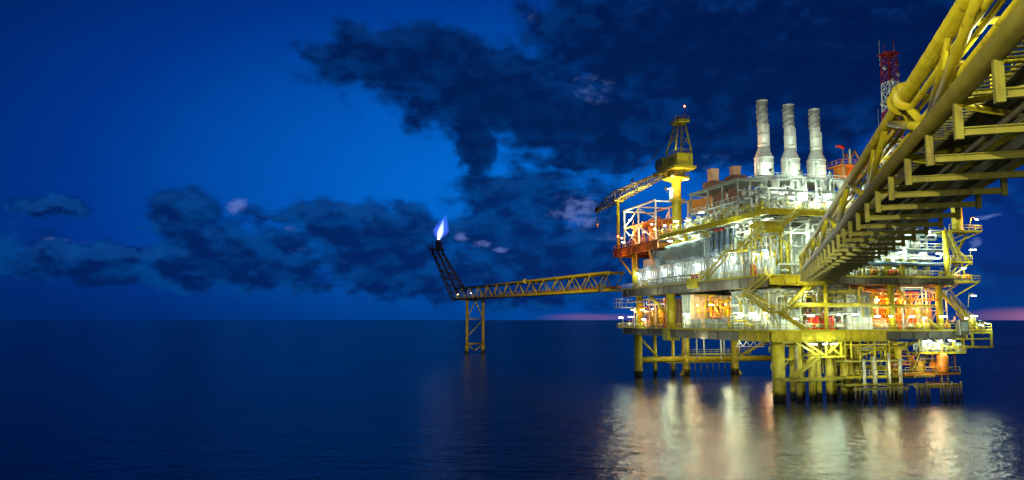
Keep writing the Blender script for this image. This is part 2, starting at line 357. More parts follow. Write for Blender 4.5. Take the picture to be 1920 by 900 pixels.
for p, q, z in ((8, 52, 5.5), (11, 52, 4.6), (14, 54, 5.2), (17.5, 52, 4.4), (20, 55, 5), (23, 53, 4.6)): part('hanging_post', MB().tube([(p, q, z), (p, q, 11)], .17, 8), WHT, plat)
part('hanging_gangway', MB().box((6.5, 51, 5.6), (25, 52.4, 5.8)), OLV, plat); part('handrail', MB().rail([(6.5, 51, 5.8), (25, 51, 5.8)]), YEL, plat)
lf = MB()
for i in range(4): lf.beam((25 + 2*i, 58, 7.2), (27 + 2*i, 58, 10), .16, .16); lf.beam((27 + 2*i, 58, 7.2), (25 + 2*i, 58, 10), .16, .16)
lf.beam((25, 58, 7.2), (33, 58, 7.2), .2, .2); lf.beam((25, 58, 10), (33, 58, 10), .2, .2); part('hanging_lattice', lf, WHT, plat)
for i in range(11): part('fender_post', MB().tube([(9 + i*1.7, 62.6, -2), (9 + i*1.7, 62.6, 3.6)], .14, 6), TMB, plat)
part('brace', MB().beam((8, 62.6, 3.2), (27, 62.6, 3.2), .2, .25), OLV, plat)
# ------------------------------------------------------------------ conductors, risers, boat landing
cs = [(6.2, -.5, .62, YELG), (8.1, .6, .66, YELG), (9.9, -.3, .72, YELG), (11.6, .9, .5, YELG), (3.2, -1.2, .55, YELG), (13.4, .4, .7, YELG), (4.8, 3.2, .5, YELG), (7.2, 4, .55, YELG), (15.6, 1.8, .6, YELG), (18.2, 3, .6, YELG), (20.4, 1.4, .5, YELG)]
cs.sort(key=lambda c: c[0])
for i, (p, q, r, m) in enumerate(cs):
    t = thing('conductor_pipe', f'{nth(i, len(cs))}thick yellow conductor pipe rising right of the corner leg', 'pipe', (p, q, -5), group='yellow conductor pipes')
    part('pipe', MB().tube([(p, q, -5), (p, q, 10.3)], r, 16), m, t)
    part('collar', MB().lathe((p, q, 3.7), [(r, 0), (r + .16, .05), (r + .16, .35), (r, .4)], 16), m, t)
    part('collar', MB().lathe((p, q, 7.4), [(r, 0), (r + .14, .05), (r + .14, .3), (r, .35)], 16), m, t)
for i, (p, q) in enumerate(((15.2, -3.8), (16.9, -3.9), (19, -3.8), (21, -3.9), (1.9, -2.6), (12.6, -3.6))[:6]):
    pass
ws = sorted([(14.2, -3.9, .26), (16.1, -4.1, .3), (19.2, -4, .22), (21.3, -4.2, .3)])
for i, (p, q, r) in enumerate(ws):
    t = thing('riser_pipe', f'{nth(i, len(ws))}grey riser pipe dropping below the olive gangway', 'pipe', (p, q, -4), group='grey riser pipes')
    part('pipe', MB().tube([(p, q, -4), (p, q, 7.2 + .5*(i % 3))], r, 10), WTD, t)
    part('clamp', MB().lathe((p, q, 2.6), [(r, 0), (r + .12, .02), (r + .12, .5), (r, .52)], 10), OLV, t)
bl = thing('boat_landing', 'dark timber and steel boat landing with fender posts below the orange vessel', 'boat landing', (28, -5, 0))
part('platform', MB().box((22.5, -6.2, 2.6), (32, -3, 2.85)), TMB, bl)
part('handrail', MB().rail([(27.5, -3.2, 2.85), (32, -3.2, 2.85)], 1.1), ORA, bl)
part('edge_beam', MB().beam((22.4, -6.3, 2.5), (32.1, -6.3, 2.5), .35, .5).beam((22.4, -6.3, 4.3), (26.5, -6.3, 4.3), .3, .4), OLV, bl)
for i in range(16):
    p = 22.6 + i * .6
    if 25.3 < p < 26.9: continue
    part('fender_post', MB().tube([(p, -6.5 - .1*(i % 2), -2), (p, -6.5 - .1*(i % 2), 2.4 + .9*(i % 3 == 0))], .17, 8), TMB, bl)
fl = thing('landing_frame', 'brown fender frame of close posts below the olive gangway', 'boat landing', (15, -5, 0))
part('edge_beam', MB().beam((11, -5.2, 2.2), (22, -5.2, 2.2), .35, .45), OLV, fl)
for i in range(13):
    p = 11.2 + i * .85; part('fender_post', MB().tube([(p, -5.3, -2), (p, -5.3, 2.5)], .15, 8), TMB, fl)
vs = thing('orange_vessel', 'bright orange upright vessel standing at the boat landing', 'tank', (30.4, -4, 4.6))
part('shell', MB().lathe((30.4, -4, 4.6), [(.3, 0), (.85, .2), (.95, .6), (.95, 2.9), (.7, 3.4), (.25, 3.55)], 18), ORA, vs)
part('nozzle', MB().tube([(30.4, -4, 8.1), (30.4, -4, 9.2), (30.4, -3.2, 9.4)], .2, 8), ORA, vs)
for s in (-1, 1): part('support_leg', MB().beam((30.4 + s*.7, -4.4, 2.9), (30.4 + s*.6, -4.2, 5), .2, .2), OLV, vs)

# ------------------------------------------------------------------ clad modules and walls
def wall(name, label, s0, s1, z0, z1, m, face='L', d=-2., pitch=1.25, cat='wall', cap=True):
    a, b = ((d, s1, 0), (d, s0, 0)) if face == 'L' else ((s0, d, 0), (s1, d, 0))
    t = thing(name, label, cat, ((a[0]+b[0])/2, (a[1]+b[1])/2, z0))
    part('cladding', MB().corr(a, b, z0, z1, pitch), m, t)
    if cap:
        mb = MB(); mb.beam((*a[:2], z1 + .08), (*b[:2], z1 + .08), .4, .16); part('coping', mb, GRY, t)
    return t
def door(parent, s, z, face, d, m=GRY):
    if face == 'L':
        o = part('door', MB().box((d - .32, s - .55, z), (d - .17, s + .55, z + 2.1)), m, parent); part('handle', MB().cb((d - .36, s - .38, z + 1), (.08, .2, .06)), DGR, o)
    else:
        o = part('door', MB().box((s - .55, d - .32, z), (s + .55, d - .17, z + 2.1)), m, parent); part('handle', MB().cb((s + .38, d - .36, z + 1), (.2, .08, .06)), DGR, o)
w1 = wall('module_wall', 'long pale corrugated wall along the left main deck above the brown girder', 18.2, 57, 21.72, 26.4, CLAD)
door(w1, 28, 21.75, 'L', -2, WHT); door(w1, 47, 21.75, 'L', -2, GRY)
w2 = wall('module_wall', 'pale corrugated wall behind the yellow staircase near the bridge landing', -3.2, 18, 21.72, 27.9, CLAD, pitch=1.1)
door(w2, 4, 21.75, 'L', -2, BLUC)
for nq, q in enumerate((52.5, 44, 36.5, 30.4, 26, 20.5)): part('conduit', MB().tube([(-2.42, q, 21.75), (-2.42, q, 26.2)], .09 + .04*(nq % 3), 6), GRY, w1)
for nq, q in enumerate((16.2, 13.4, 10.6, 6.4, 2.6, -1.6)): part('conduit', MB().tube([(-2.42, q, 21.75), (-2.42, q, 27.7)], .09 + .05*(nq % 3), 6), GRY if nq % 2 else WHT, w2)
w3 = wall('louvre_house', 'blue-grey louvred box projecting above the pale left wall', 19.5, 38, 26.6, 30.3, BLUC, d=-3.2, pitch=.7, cat='module')
part('floor', MB().box((-3.0, 19.5, 26.45), (2, 38, 26.58)), GRY, w3); part('side_panel', MB().box((-3.0, 19.3, 26.6), (2, 19.48, 30.3)), BLUC, w3); part('side_panel', MB().box((-3.0, 38.02, 26.6), (2, 38.2, 30.3)), BLUC, w3)
lv = MB()
for i in range(12): lv.cb((-3.55, 28.75, 27 + i*.26), (.12, 17.8, .06))
part('louvre', lv, BLUC, w3)
w4 = thing('stepped_housing', 'stepped blue-grey housing at the far left end of the pale wall', 'module', (-2, 47, 26.5))
part('body', MB().box((-3, 44, 26.5), (3, 51, 28.3)), BLUC, w4); part('upper_body', MB().box((-2.8, 42, 28.3), (2.6, 47.5, 29.9)), BLUC, w4)
for q in (42.6, 44.4, 46.2): part('vent_pipe', MB().tube([(-3.1, q, 28), (-3.1, q, 31.6)], .22, 8), DUCT, w4)
def box_module(name, label, p0, p1, q0, q1, z0, z1, m, cat='module'):
    t = thing(name, label, cat, ((p0+p1)/2, (q0+q1)/2, z0))
    mb = MB(); mb.corr((p0, q1, 0), (p0, q0, 0), z0, z1); mb.corr((p0, q0 - .02, 0), (p1, q0 - .02, 0), z0, z1); part('cladding', mb, m, t)
    part('roof', MB().box((p0 - .3, q0 - .3, z1 + .01), (p1 + .1, q1 + .1, z1 + .2)), GRY, t); return t
box_module('equipment_room', 'large pale equipment room deep inside the main deck', 2.5, 32, 3, 54, 21.72, 29.4, CLAD)
box_module('equipment_room', 'tall pale corrugated room on the lower left deck beside the corner', -2.2, 4, -1.5, 11.5, 12.22, 19.2, CLAD)
box_module('equipment_room', 'plain pale narrow room beside the thick yellow left column', -2.4, 3.5, 27.5, 32, 12.22, 19.2, CLAD)
box_module('equipment_room', 'white corrugated room on the lower right deck behind the red engines', 13.4, 18, -1.6, 6, 12.22, 18.6, WHT)
box_module('equipment_room', 'grey rooms filling the core of the lower deck', 5.5, 33, 8, 58, 12.22, 19, GRY)
w5 = wall('panel_screen', 'dark panel screen hanging below the main deck above the yellow beam', 8.5, 17, 17.2, 20.2, BLUC, 'R', 2.6, 1.2, cat='screen')
# cabinets on the lower left deck
for i, q in enumerate((25, 22.4, 18.9, 16.6, 14)):
    t = thing('switch_cabinet', f'{nth(i, 5)}pale blue cabinet before the orange pipework', 'cabinet', (-3, q, 12.2), group='pale blue cabinets on the lower left deck')
    part('body', MB().box((-3.4, q - .95, 12.3), (-2.3, q + .95, 14.2)), CAB, t); part('plinth', MB().box((-3.3, q - .85, 12.2), (-2.4, q + .85, 12.3)), DGR, t)
    for s in (-.47, .47):
        dd = part('door', MB().box((-3.46, q + s - .42, 12.4), (-3.41, q + s + .42, 14.1)), CAB, t); part('handle', MB().cb((-3.5, q + s*.3, 13.2), (.05, .06, .3)), DGR, dd)
t = thing('control_box', 'dark grey control box hanging on the lower right deck rail', 'cabinet', (34.3, -4.8, 11.6))
part('body', MB().box((33.4, -5.3, 11.4), (35.2, -4.4, 14)), DGR, t); part('panel', MB().box((33.6, -5.36, 12), (35, -5.31, 13.7)), BLUC, t)
part('frame', MB().beam((33.3, -5.35, 11.3), (33.3, -5.35, 14.1), .1, .1).beam((35.3, -5.35, 11.3), (35.3, -5.35, 14.1), .1, .1), GRY, t)
# vertical blue ducts on the left face
for i, q in enumerate((17.4, 15.2, 13.2, 11.2, 8.9)):
    t = thing('exhaust_duct', f'{nth(i, 5)}dark blue upright duct under the roof deck', 'duct', (-2.8, q, 27.2), group='dark blue upright ducts')
    part('duct', MB().tube([(-2.8, q, 27.3), (-2.8, q, 31.2), (-2.75, q, 31.6)], .48 if i not in (0, 4) else .3, 12), DUCT, t)
    part('elbow', MB().tube([(-2.8, q, 27.4), (-2.7, q, 26.9), (-2.2, q, 26.6), (-1.4, q, 26.5)], .42 if i not in (0, 4) else .28, 10), BLUC, t)
    part('collar', MB().lathe((-2.8, q, 31.2), [(.5, 0), (.6, .05), (.6, .35), (.5, .4)], 12), RED if i in (1, 2) else GRY, t)

# ------------------------------------------------------------------ stairs
def stairs(label, a, b, w, wd, m=YEL, n=None):
    """a, b end points of one stringer, wd = unit vector toward the second stringer"""
    a, b, wd = Vector(a), Vector(b), Vector(wd); t = thing('staircase', label, 'staircase', tuple(a))
    for k in (0, w): part('stringer', MB().beam(a + wd*k, b + wd*k, .1, .34), m, t)
    tr = MB(); n = n or max(4, round(abs(b.z - a.z) / .23)); d = (b - a); hd = Vector((d.x, d.y, 0)).normalized()
    for i in range(1, n):
        c = a + d * (i / n) + wd * (w / 2); u = hd * .14
        tr.beam(c - wd*(w/2 - .06), c + wd*(w/2 - .06), .28, .04)
    part('treads', tr, GRT, t)
    for k in (-.06, w + .06): part('handrail', MB().rail([a + wd*k + UP*.1, b + wd*k + UP*.1], 1.05, 1.4), m, t)
    return t
def landing(label, p0, p1, q0, q1, z, m=YEL):
    t = thing('stair_landing', label, 'landing', ((p0+p1)/2, (q0+q1)/2, z)); part('floor', MB().box((p0, q0, z - .2), (p1, q1, z)), m, t)
    part('handrail', MB().rail([(p0, q1, z), (p0, q0, z), (p1, q0, z)]), m, t)
    for q in (q0 + .1, q1 - .1): part('support', MB().beam((p0 + .1, q, z - .2), (p0 + 1.4, q, z - 2.6), .14, .14), m, t)
stairs('lower yellow flight on the pale left wall, rising from the main deck', (-5.4, 17.4, 21.8), (-5.4, 7.2, 26.5), 1.1, (1, 0, 0))
landing('small landing between two yellow flights on the left wall', -5.5, -3.2, 3.2, 7.1, 26.5)
stairs('upper yellow flight on the pale left wall, below the curved canopy', (-5.4, 3.1, 26.5), (-5.4, -3.0, 29.4), 1.1, (1, 0, 0))
landing('landing at the corner under the curved yellow canopy', -5.5, -2.2, -6.6, -3.1, 29.3)
stairs('short flight climbing from the canopy landing to the roof deck', (-3.2, -6.9, 29.4), (1.6, -6.9, 32.5), 1.0, (0, 1, 0))
cn = thing('curved_canopy', 'curved bright yellow canopy at the head of the left staircase', 'canopy', (-4, -4, 30.4))
mb = MB(); pts = [(2.6, 0), (1.4, .5), (0, .72), (-1.6, .55), (-2.6, -.2), (-2.9, -1.6)]
vsx = []
for x in (-5.6, -2.4):
    for y, z in pts: vsx.append((x, -3.6 + y, 30.2 + z))
    for y, z in pts: vsx.append((x, -3.6 + y*.95, 30.1 + z*.9))
k = len(pts); fs = []
for i in range(k - 1):
    fs += [(i, i+1, 2*k+i+1, 2*k+i), (k+i+1, k+i, 3*k+i, 3*k+i+1), (i+1, i, k+i, k+i+1), (2*k+i, 2*k+i+1, 3*k+i+1, 3*k+i)]
part('hood', mb.add(vsx, fs, False), YEL, cn); 
for p in (-5.4, -2.6): part('support', MB().beam((p, -5.5, 27.5), (p, -5.5, 30.2), .14, .14), YEL, cn)
stairs('yellow flight descending from the main deck corner beside the bridge landing', (-5.6, 1.6, 18.5), (-5.6, -6, 21.6), 1.1, (1, 0, 0))
landing('landing halfway down the yellow corner staircase', -5.7, -4.3, 1.6, 4.2, 18.4)
stairs('middle flight of the yellow corner staircase below the main deck', (-4.4, 1.6, 18.4), (-4.4, -5.8, 15.4), -1.0, (1, 0, 0))
landing('lowest landing of the yellow corner staircase', -5.6, -3.4, -7.6, -5.9, 15.3)
stairs('lowest flight of the corner staircase, reaching the lower deck', (-3.4, -6.4, 15.4), (1.6, -6.4, 12.3), 1.1, (0, 1, 0))
stairs('yellow staircase sloping down at the far right above the pink horizon', (32.4, -4.6, 18.2), (37.4, -4.6, 13.0), 1.1, (0, 1, 0))
stairs('short steep flight between the cantilevered right landings', (35.2, -4.4, 24.7), (33.0, -4.4, 29.8), .9, (0, 1, 0))
stairs('short yellow flight on the extreme right overhang deck', (36.6, -2.2, 15.2), (40.2, -2.2, 12.3), 1.0, (0, 1, 0))

# ------------------------------------------------------------------ lamps
def lamp_proto(kind, m):
    t = bpy.data.objects.new('strip_lamp', None); COL.objects.link(t); META[t.name] = (Vector((0, 0, 0)), 'W')
    part('housing', MB().box((-.62, -.2, .06), (.62, .2, .16)), GRY, t); part('diffuser', MB().box((-.55, -.15, -.06), (.55, .15, .055)), m, t)
    if kind == 'post': part('post', MB().tube([(0, .9, -2.3), (0, .9, .25), (0, .5, .35), (0, 0, .17)], .055, 6), YEL, t)
    else: part('bracket', MB().beam((0, 0, .16), (0, .55, .3), .1, .08), GRY, t)
    return t
protos = {}; JR = random.Random(3)
def lamp(kind, colour, face, p, q, z, label, group, power, dz=.5):
    m, lc = {'w': (EWHT, CW), 'b': (EBLU, CB), 'o': (EORG, CO), 'y': (EWHT, CY)}[colour]
    key = (kind, m.name)
    if key not in protos: o = protos[key] = lamp_proto(kind, m)
    else: o = copy_tree(protos[key])
    a = {'L': -90, 'R': 0}[face]
    z += JR.uniform(-.45, .45) if label.count('rail') else 0; o.location = fw('P', (p, q, z)); o.rotation_euler = (R(JR.uniform(-14, 14)), R(JR.uniform(-10, 10)) if kind == 'wall' else 0, ANG + R(a + JR.uniform(-38, 38))); props(o, label, 'lamp', group)
    dp, dq = {'L': (-.9, 0), 'R': (0, -.8)}[face]
    if colour == 'o' and kind == 'wall': dp, dq = -dp*.8, -dq*.8
    if power: light('P', (p + dp, q + dq, z - dz), power, lc)
def row(kind, colour, face, pts, where, power, group):
    cn_ = {'w': 'white', 'b': 'cold white', 'o': 'orange', 'y': 'white'}[colour]
    for i, (p, q, z) in enumerate(pts): lamp(kind, colour, face, p, q, z, f'{nth(i, len(pts))}{cn_} strip lamp {where}', group, power)
row('wall', 'b', 'L', [(-2.9, q, 25.3) for q in (55, 48.5, 40.3, 33, 24)], 'on the long pale left wall', 170, 'lamps on the long pale wall')
row('wall', 'b', 'L', [(-2.9, q, 25.6) for q in (15.4, 9, 1.2, -2.4)], 'on the wall behind the yellow staircase', 190, 'lamps behind the yellow staircase')
row('wall', 'w', 'L', [(-3.2, q, 31.3) for q in (35.5, 30, 24, 7, 2, -3)], 'just under the left roof deck edge', 230, 'lamps under the left roof deck edge')
row('wall', 'y', 'L', [(-3.2, q, 15.2) for q in (28.8, 7, 2.4, -2)], 'at head height on the lower left deck', 170, 'lamps on the lower left deck')
row('wall', 'o', 'L', [(-3.0, q, 16.5) for q in (58, 52, 46, 40)], 'amid orange pipework, lower left end', 620, 'orange lamps at the lower left end')
row('wall', 'o', 'L', [(-2.4, q, 17.0) for q in (25, 19, 13.4)], 'behind the pale blue cabinets', 720, 'orange lamps behind the cabinets')
row('post', 'w', 'L', [(-4.0, 63.4, 14.4), (-4.0, 57, 14.3), (-4.0, 49, 14.3)], 'on the lower left balcony rail', 160, 'lamps on the lower left rail')
row('post', 'w', 'R', [(p, -3.9, 14.6) for p in (1.0, 4.1, 9.6, 12.9)], 'on the front rail before the red engines', 120, 'lamps on the front rail, white part')
row('post', 'w', 'R', [(p, -3.9, 14.6) for p in (17.4, 20.1, 24.6, 27.3, 31.2)], 'on the front rail before the orange pipework', 80, 'lamps on the front rail, orange part')
row('post', 'w', 'R', [(36.6, -3.8, 14.4), (37.9, -3.8, 14.6), (40.9, -3.6, 13.2)], 'on the far right overhang rail', 150, 'lamps on the overhang rail')
row('wall', 'o', 'R', [(p, -1.4, 17.6) for p in (19.5, 23, 26.4, 29.4, 32)], 'amid orange pipework, lower right', 1150, 'orange lamps on the lower right deck')
row('wall', 'w', 'R', [(p, -3.4, 26.0) for p in (9, 13, 18, 23, 28, 31.6)], 'below the right-hand mezzanine', 330, 'lamps below the mezzanine')
row('wall', 'w', 'R', [(p, -1.6, 30.2) for p in (8, 14, 20, 26, 31)], 'high under the right-hand roof', 380, 'lamps high on the right')
row('wall', 'w', 'R', [(4.2, -4.2, 9.9), (6.6, -4, 9.9), (8.2, -4.2, 9.9)], 'above the yellow conductors', 200, 'lamps above the conductors')
row('wall', 'w', 'R', [(27.4, -4.4, 10.3), (29.7, -4.4, 10.3), (32.2, -4.4, 10.3)], 'above the orange vessel', 150, 'lamps above the orange vessel')
row('post', 'b', 'R', [(40.2, -3.4, 32.6)], 'beside the yellow crane column at the right', 140, None)
row('post', 'b', 'R', [(36.0, -4.2, 23.4), (37.8, -4.2, 18.4), (38.2, -4.2, 26.8)], 'on the stacked right-hand landings', 200, 'lamps on the right-hand landings')
row('post', 'w', 'L', [(-4.6, q, 34.9) for q in (35, 29.5, 24, 18)], 'on the left roof deck rail', 330, 'lamps on the left roof rail')
row('post', 'w', 'R', [(p, -5.6, 34.8) for p in (0, 5, 10, 15.5, 20)], 'on the front roof deck rail', 360, 'lamps on the front roof rail')
row('wall', 'w', 'R', [(p, 9.6, 38.2) for p in (8, 12.5, 17.5, 22)], 'at the foot of the tall stacks', 650, 'lamps at the foot of the stacks')
row('post', 'o', 'L', [(-4.4, q, 34.6) for q in (61, 54, 47, 41)], 'on the orange rear deck', 150, 'orange lamps on the rear deck')
row('post', 'w', 'L', [(-4.2, 43, 36.0), (-4.2, 56, 38.6)], 'inside the white lattice tower', 130, 'white lamps on the rear deck')
light('P', (6, 50, 36), 1500, CO, .6); light('P', (-6.2, 58, 28.6), 400, CO); light('P', (-6.2, 46, 28.2), 400, CO); light('P', (0, 54, 38.5), 1600, CO); light('P', (-5.5, 50, 34.5), 700, (1, .62, .3)); light('P', (0, 2, 23.5), 500, CY); light('P', (-5.5, -6.5, 22.8), 350, CY); light('P', (3, -5.4, 18.2), 500, CY); light('P', (-5, 20, 10.0), 120, CY)  # fill lights with no fixture, added to brighten rear deck and corner
light('P', (16, 30, 9), 350, CO); light('P', (12, 56, 9.5), 400, CO); light('P', (-2, 58, 19), 300, CY)  # more added fill under the decks, no fixtures

for x in ((19.5, 2.5, 16.5), (24, 3.5, 17), (28.5, 3, 16), (32, 3.5, 17)): light('P', x, 700, CO)  # orange fill added inside the bay to brighten its core walls
for x in ((18, 2, 24.6), (26, 2, 24.6), (12, 2.5, 24.6), (30, 3, 28.6), (22, 3, 28.6), (14, 3, 28.6)): light('P', x, 450, CW)  # white fill lights within the right main deck, no fixtures
def flood(label, fr, loc, target, energy, col, size, blend=.5, post=1.0, group=None, soft=.35):
    loc = Vector(loc); target = Vector(target); d = (target - loc).normalized(); t = thing('floodlight', label, 'floodlight', tuple(loc), fr, group)
    back = loc - d*.35
    part('housing', MB().tube([back - d*.3, back, loc], .16, 12, .42), GRY, t); part('lens', MB().tube([loc + d*.01, loc + d*.04], .38, 12), EWHT, t)
    part('bracket', MB().tube([back, back - UP*.4, back - UP*post], .06, 6), YEL, t)
    l = bpy.data.lights.new('flood_beam', 'SPOT'); l.energy = energy; l.color = col; l.spot_size = R(size); l.spot_blend = blend; l.shadow_soft_size = soft
    o = bpy.data.objects.new('flood_beam', l); COL.objects.link(o); a = fw(fr, loc + d*.1); b = fw(fr, target); o.location = a
    o.rotation_euler = (b - a).to_track_quat('-Z', 'Y').to_euler()
flood('floodlight at the left foot of the tall stacks aimed upward', 'P', (7.5, 12.2, 43.4), (13, 20, 54), 500, CB, 75, group='stack floodlights')
flood('floodlight between the left and middle stacks aimed upward', 'P', (14.2, 12.2, 43.4), (17, 20, 54), 500, CB, 75, group='stack floodlights')
flood('floodlight between the middle and right stacks aimed upward', 'P', (21, 12.2, 43.4), (22.6, 20, 54), 500, CW, 75, group='stack floodlights')
flood('sodium floodlight on the brown module roof aimed at the stacks', 'P', (4.4, 22, 42.2), (16, 20, 54), 4000, (1, .55, .3), 60)
flood('floodlight on the left roof deck aimed at the crane top', 'P', (-4, 30, 34), (0, 38, 52), 16000, CY, 45)
flood('added floodlight under the crane ring platform aimed along the boom', 'P', (-.6, 42.6, 44.4), (-4.0, 74, 45.4), 26000, CY, 36)  # made-up flood, added to light the boom yellow
flood('added floodlight on the rear deck corner aimed at the crane boom', 'P', (-4.4, 60, 33.4), (-2.6, 54, 47), 42000, (1, .93, .45), 85)  # put in to brighten the crane boom
flood('floodlight on the right roof aimed at the radio mast', 'P', (30, 5, 31.8), (36, 12, 60), 4500, (1, .9, .85), 40)
for i, (p, q, e) in enumerate(((-4.4, 20, 3000), (-4.4, 45, 3000))):
    pass
for x, e, c in (((-3, 12, 8.6), 260, CW), ((-3, 40, 8.6), 260, CW), ((10, 30, 9), 300, CY), ((12, 58, 8.5), 400, CY), ((26, 58, 8.5), 400, CY), ((18, -5.4, 6.0), 220, CY), ((27, -5.5, 6.6), 250, (1, .6, .25)), ((8, -5, 6.4), 110, CW), ((-1.5, -4.5, 8.6), 130, CW), ((22, 8, 8), 300, CY), ((-6, 8, 18.6), 260, CW), ((-6, 22, 18.6), 260, CW), ((-6, 42, 18.4), 260, CY), ((14, -6, 19), 260, CY), ((26, -6, 19), 260, CY), ((-7, 4, 30.6), 200, CW)): light('P', x, e, c, .3)  # fixtureless fill lights added for legs, conductors and girders

# ------------------------------------------------------------------ process clutter, bay by bay
class Bay:
    def __init__(s, face, where): s.face = face; s.where = where; s.items = []
    def M(s, u, d, z): return (d, u, z) if s.face == 'L' else (u, d, z)
    def push(s, kind, noun, cat, u, fn): s.items.append((kind, noun, cat, u, fn))
    def flush(s):
        kinds = {}
        for it in s.items: kinds.setdefault(it[1], []).append(it)
        for noun, L in kinds.items():
            L.sort(key=lambda it: -it[3] if s.face == 'L' else it[3])
            for i, (kind, noun, cat, u, fn) in enumerate(L):
                fn(f'{nth(i, len(L))}{noun} {s.where}', f'{noun}s {s.where}' if len(L) > 1 else None, kind, cat)
    def vpipe(s, u, d, z0, z1, r, m, noun, bend=True):
        def fn(lab, grp, kind, cat):
            t = thing(kind, lab, cat, s.M(u, d, z0), group=grp)
            k = random.choice((-1, 1)) * (.8 + random.random()*1.2)
            pts = [s.M(u, d, z0), s.M(u, d, z1 - .35)]
            if bend: pts += [s.M(u + k*.12, d, z1 - .1), s.M(u + k*.4, d, z1), s.M(u + k, d, z1)]
            else: pts += [s.M(u, d, z1)]
            part('pipe', MB().tube(pts, r, 8), m, t)
            for z in (z0 + .6, z0 + (z1 - z0)*.6):
                part('flange', MB().lathe(s.M(u, d, z), [(r*1.7, 0), (r*1.7, .14)], 10, smooth=False), m, t)
        s.push('pipe_riser', noun, 'pipe', u, fn)
    def hpipe(s, u0, u1, d, z, r, m, noun, drop=1.2):
        def fn(lab, grp, kind, cat):
            t = thing(kind, lab, cat, s.M(u0, d, z), group=grp)
            part('pipe', MB().tube([s.M(u0, d, z - drop), s.M(u0, d, z - .25), s.M(u0 + .25, d, z), s.M(u1 - .25, d, z), s.M(u1, d, z + .25), s.M(u1, d, z + drop*.7)], r, 8), m, t)
            for f in (.25, .7):
                u = u0 + (u1 - u0)*f; part('flange', MB().tube([s.M(u, d, z), s.M(u + .16, d, z)], r*1.7, 10), m, t)
        s.push('pipe_run', noun, 'pipe', (u0 + u1)/2, fn)
    def valve(s, u, d, z, m, noun, wheel=RED):
        def fn(lab, grp, kind, cat):
            t = thing(kind, lab, cat, s.M(u, d, z), group=grp)
            part('body', MB().lathe(s.M(u, d, z + .8), [(.12, -.3), (.3, -.15), (.34, 0), (.3, .15), (.12, .3)], 10).tube([s.M(u - .7, d, z + .8), s.M(u + .7, d, z + .8)], .16, 8), m, t)
            part('stem', MB().tube([s.M(u, d, z), s.M(u, d, z + 1.7)], .07, 6), GRY, t)
            part('handwheel', MB().lathe(s.M(u, d, z + 1.65), [(.3, 0), (.38, .03), (.38, .08), (.3, .1)], 12), wheel, t)
        s.push('valve', noun, 'valve', u, fn)
    def drum(s, u, d, z, L, r, m, noun, vert=False):
        def fn(lab, grp, kind, cat):
            t = thing(kind, lab, cat, s.M(u, d, z), group=grp)
            if vert:
                part('shell', MB().lathe(s.M(u, d, z + .5), [(r*.3, 0), (r*.8, .12*r), (r, .4*r), (r, L - .4*r), (r*.8, L - .12*r), (r*.3, L)], 16), m, t)
                for k in (-1, 1): part('support_leg', MB().tube([s.M(u + k*r*.7, d, z), s.M(u + k*r*.7, d, z + 1)], .09, 6), GRY, t)
                part('nozzle', MB().tube([s.M(u, d, z + L + .4), s.M(u, d, z + L + 1)], .14, 8), m, t)
                part('band', MB().lathe(s.M(u, d, z + .5 + L*.55), [(r*1.02, 0), (r*1.06, .03), (r*1.06, .2), (r*1.02, .23)], 16), GRY, t)
            else:
                part('shell', MB().lathe(s.M(u - L/2, d, z + .5 + r), [(r*.3, 0), (r*.8, .12*r), (r, .4*r), (r, L - .4*r), (r*.8, L - .12*r), (r*.3, L)], 16, 'x' if s.face == 'R' else 'y'), m, t)
                for k in (-.3, .3): part('saddle', MB().cb(s.M(u + k*L, d, z + .3), s.M(.3, 1.3*r, .6)), GRY, t)
                part('nozzle', MB().tube([s.M(u, d, z + .5 + 2*r), s.M(u, d, z + 1.2 + 2*r)], .16, 8), m, t)
                part('manway', MB().tube([s.M(u + L*.25, d, z + .4 + 2*r), s.M(u + L*.25, d, z + .75 + 2*r)], .3, 10), m, t)
        s.push('process_vessel', noun, 'tank', u, fn)
    def pump(s, u, d, z, m, noun):
        def fn(lab, grp, kind, cat):
            t = thing(kind, lab, cat, s.M(u, d, z), group=grp)
            part('baseplate', MB().cb(s.M(u, d, z + .12), s.M(2.0, .9, .24)), GRY, t)
            part('motor', MB().tube([s.M(u - .8, d, z + .75), s.M(u + .05, d, z + .75)], .42, 12), m, t)
            part('casing', MB().lathe(s.M(u + .6, d, z + .75), [(.2, -.25), (.5, -.18), (.5, .18), (.2, .25)], 12, 'x' if s.face == 'R' else 'y'), m, t)
            part('discharge', MB().tube([s.M(u + .6, d, z + 1.1), s.M(u + .6, d, z + 1.9)], .15, 8), m, t)
        s.push('pump', noun, 'pump', u, fn)
    def cab(s, u, d, z, m, noun, h=1.7, w=1.1):
        def fn(lab, grp, kind, cat):
            t = thing(kind, lab, cat, s.M(u, d, z), group=grp)
            part('body', MB().cb(s.M(u, d, z + h/2 + .1), s.M(w, .7, h)), m, t)
            dd = part('door', MB().cb(s.M(u, d - .37, z + h/2 + .1), s.M(w*.82, .04, h*.86)), m, t)
            part('handle', MB().cb(s.M(u + w*.3, d - .41, z + h*.55), s.M(.06, .05, .24)), DGR, dd)
            part('plinth', MB().cb(s.M(u, d, z + .05), s.M(w*.9, .6, .1)), DGR, t)
        s.push('cabinet', noun, 'cabinet', u, fn)
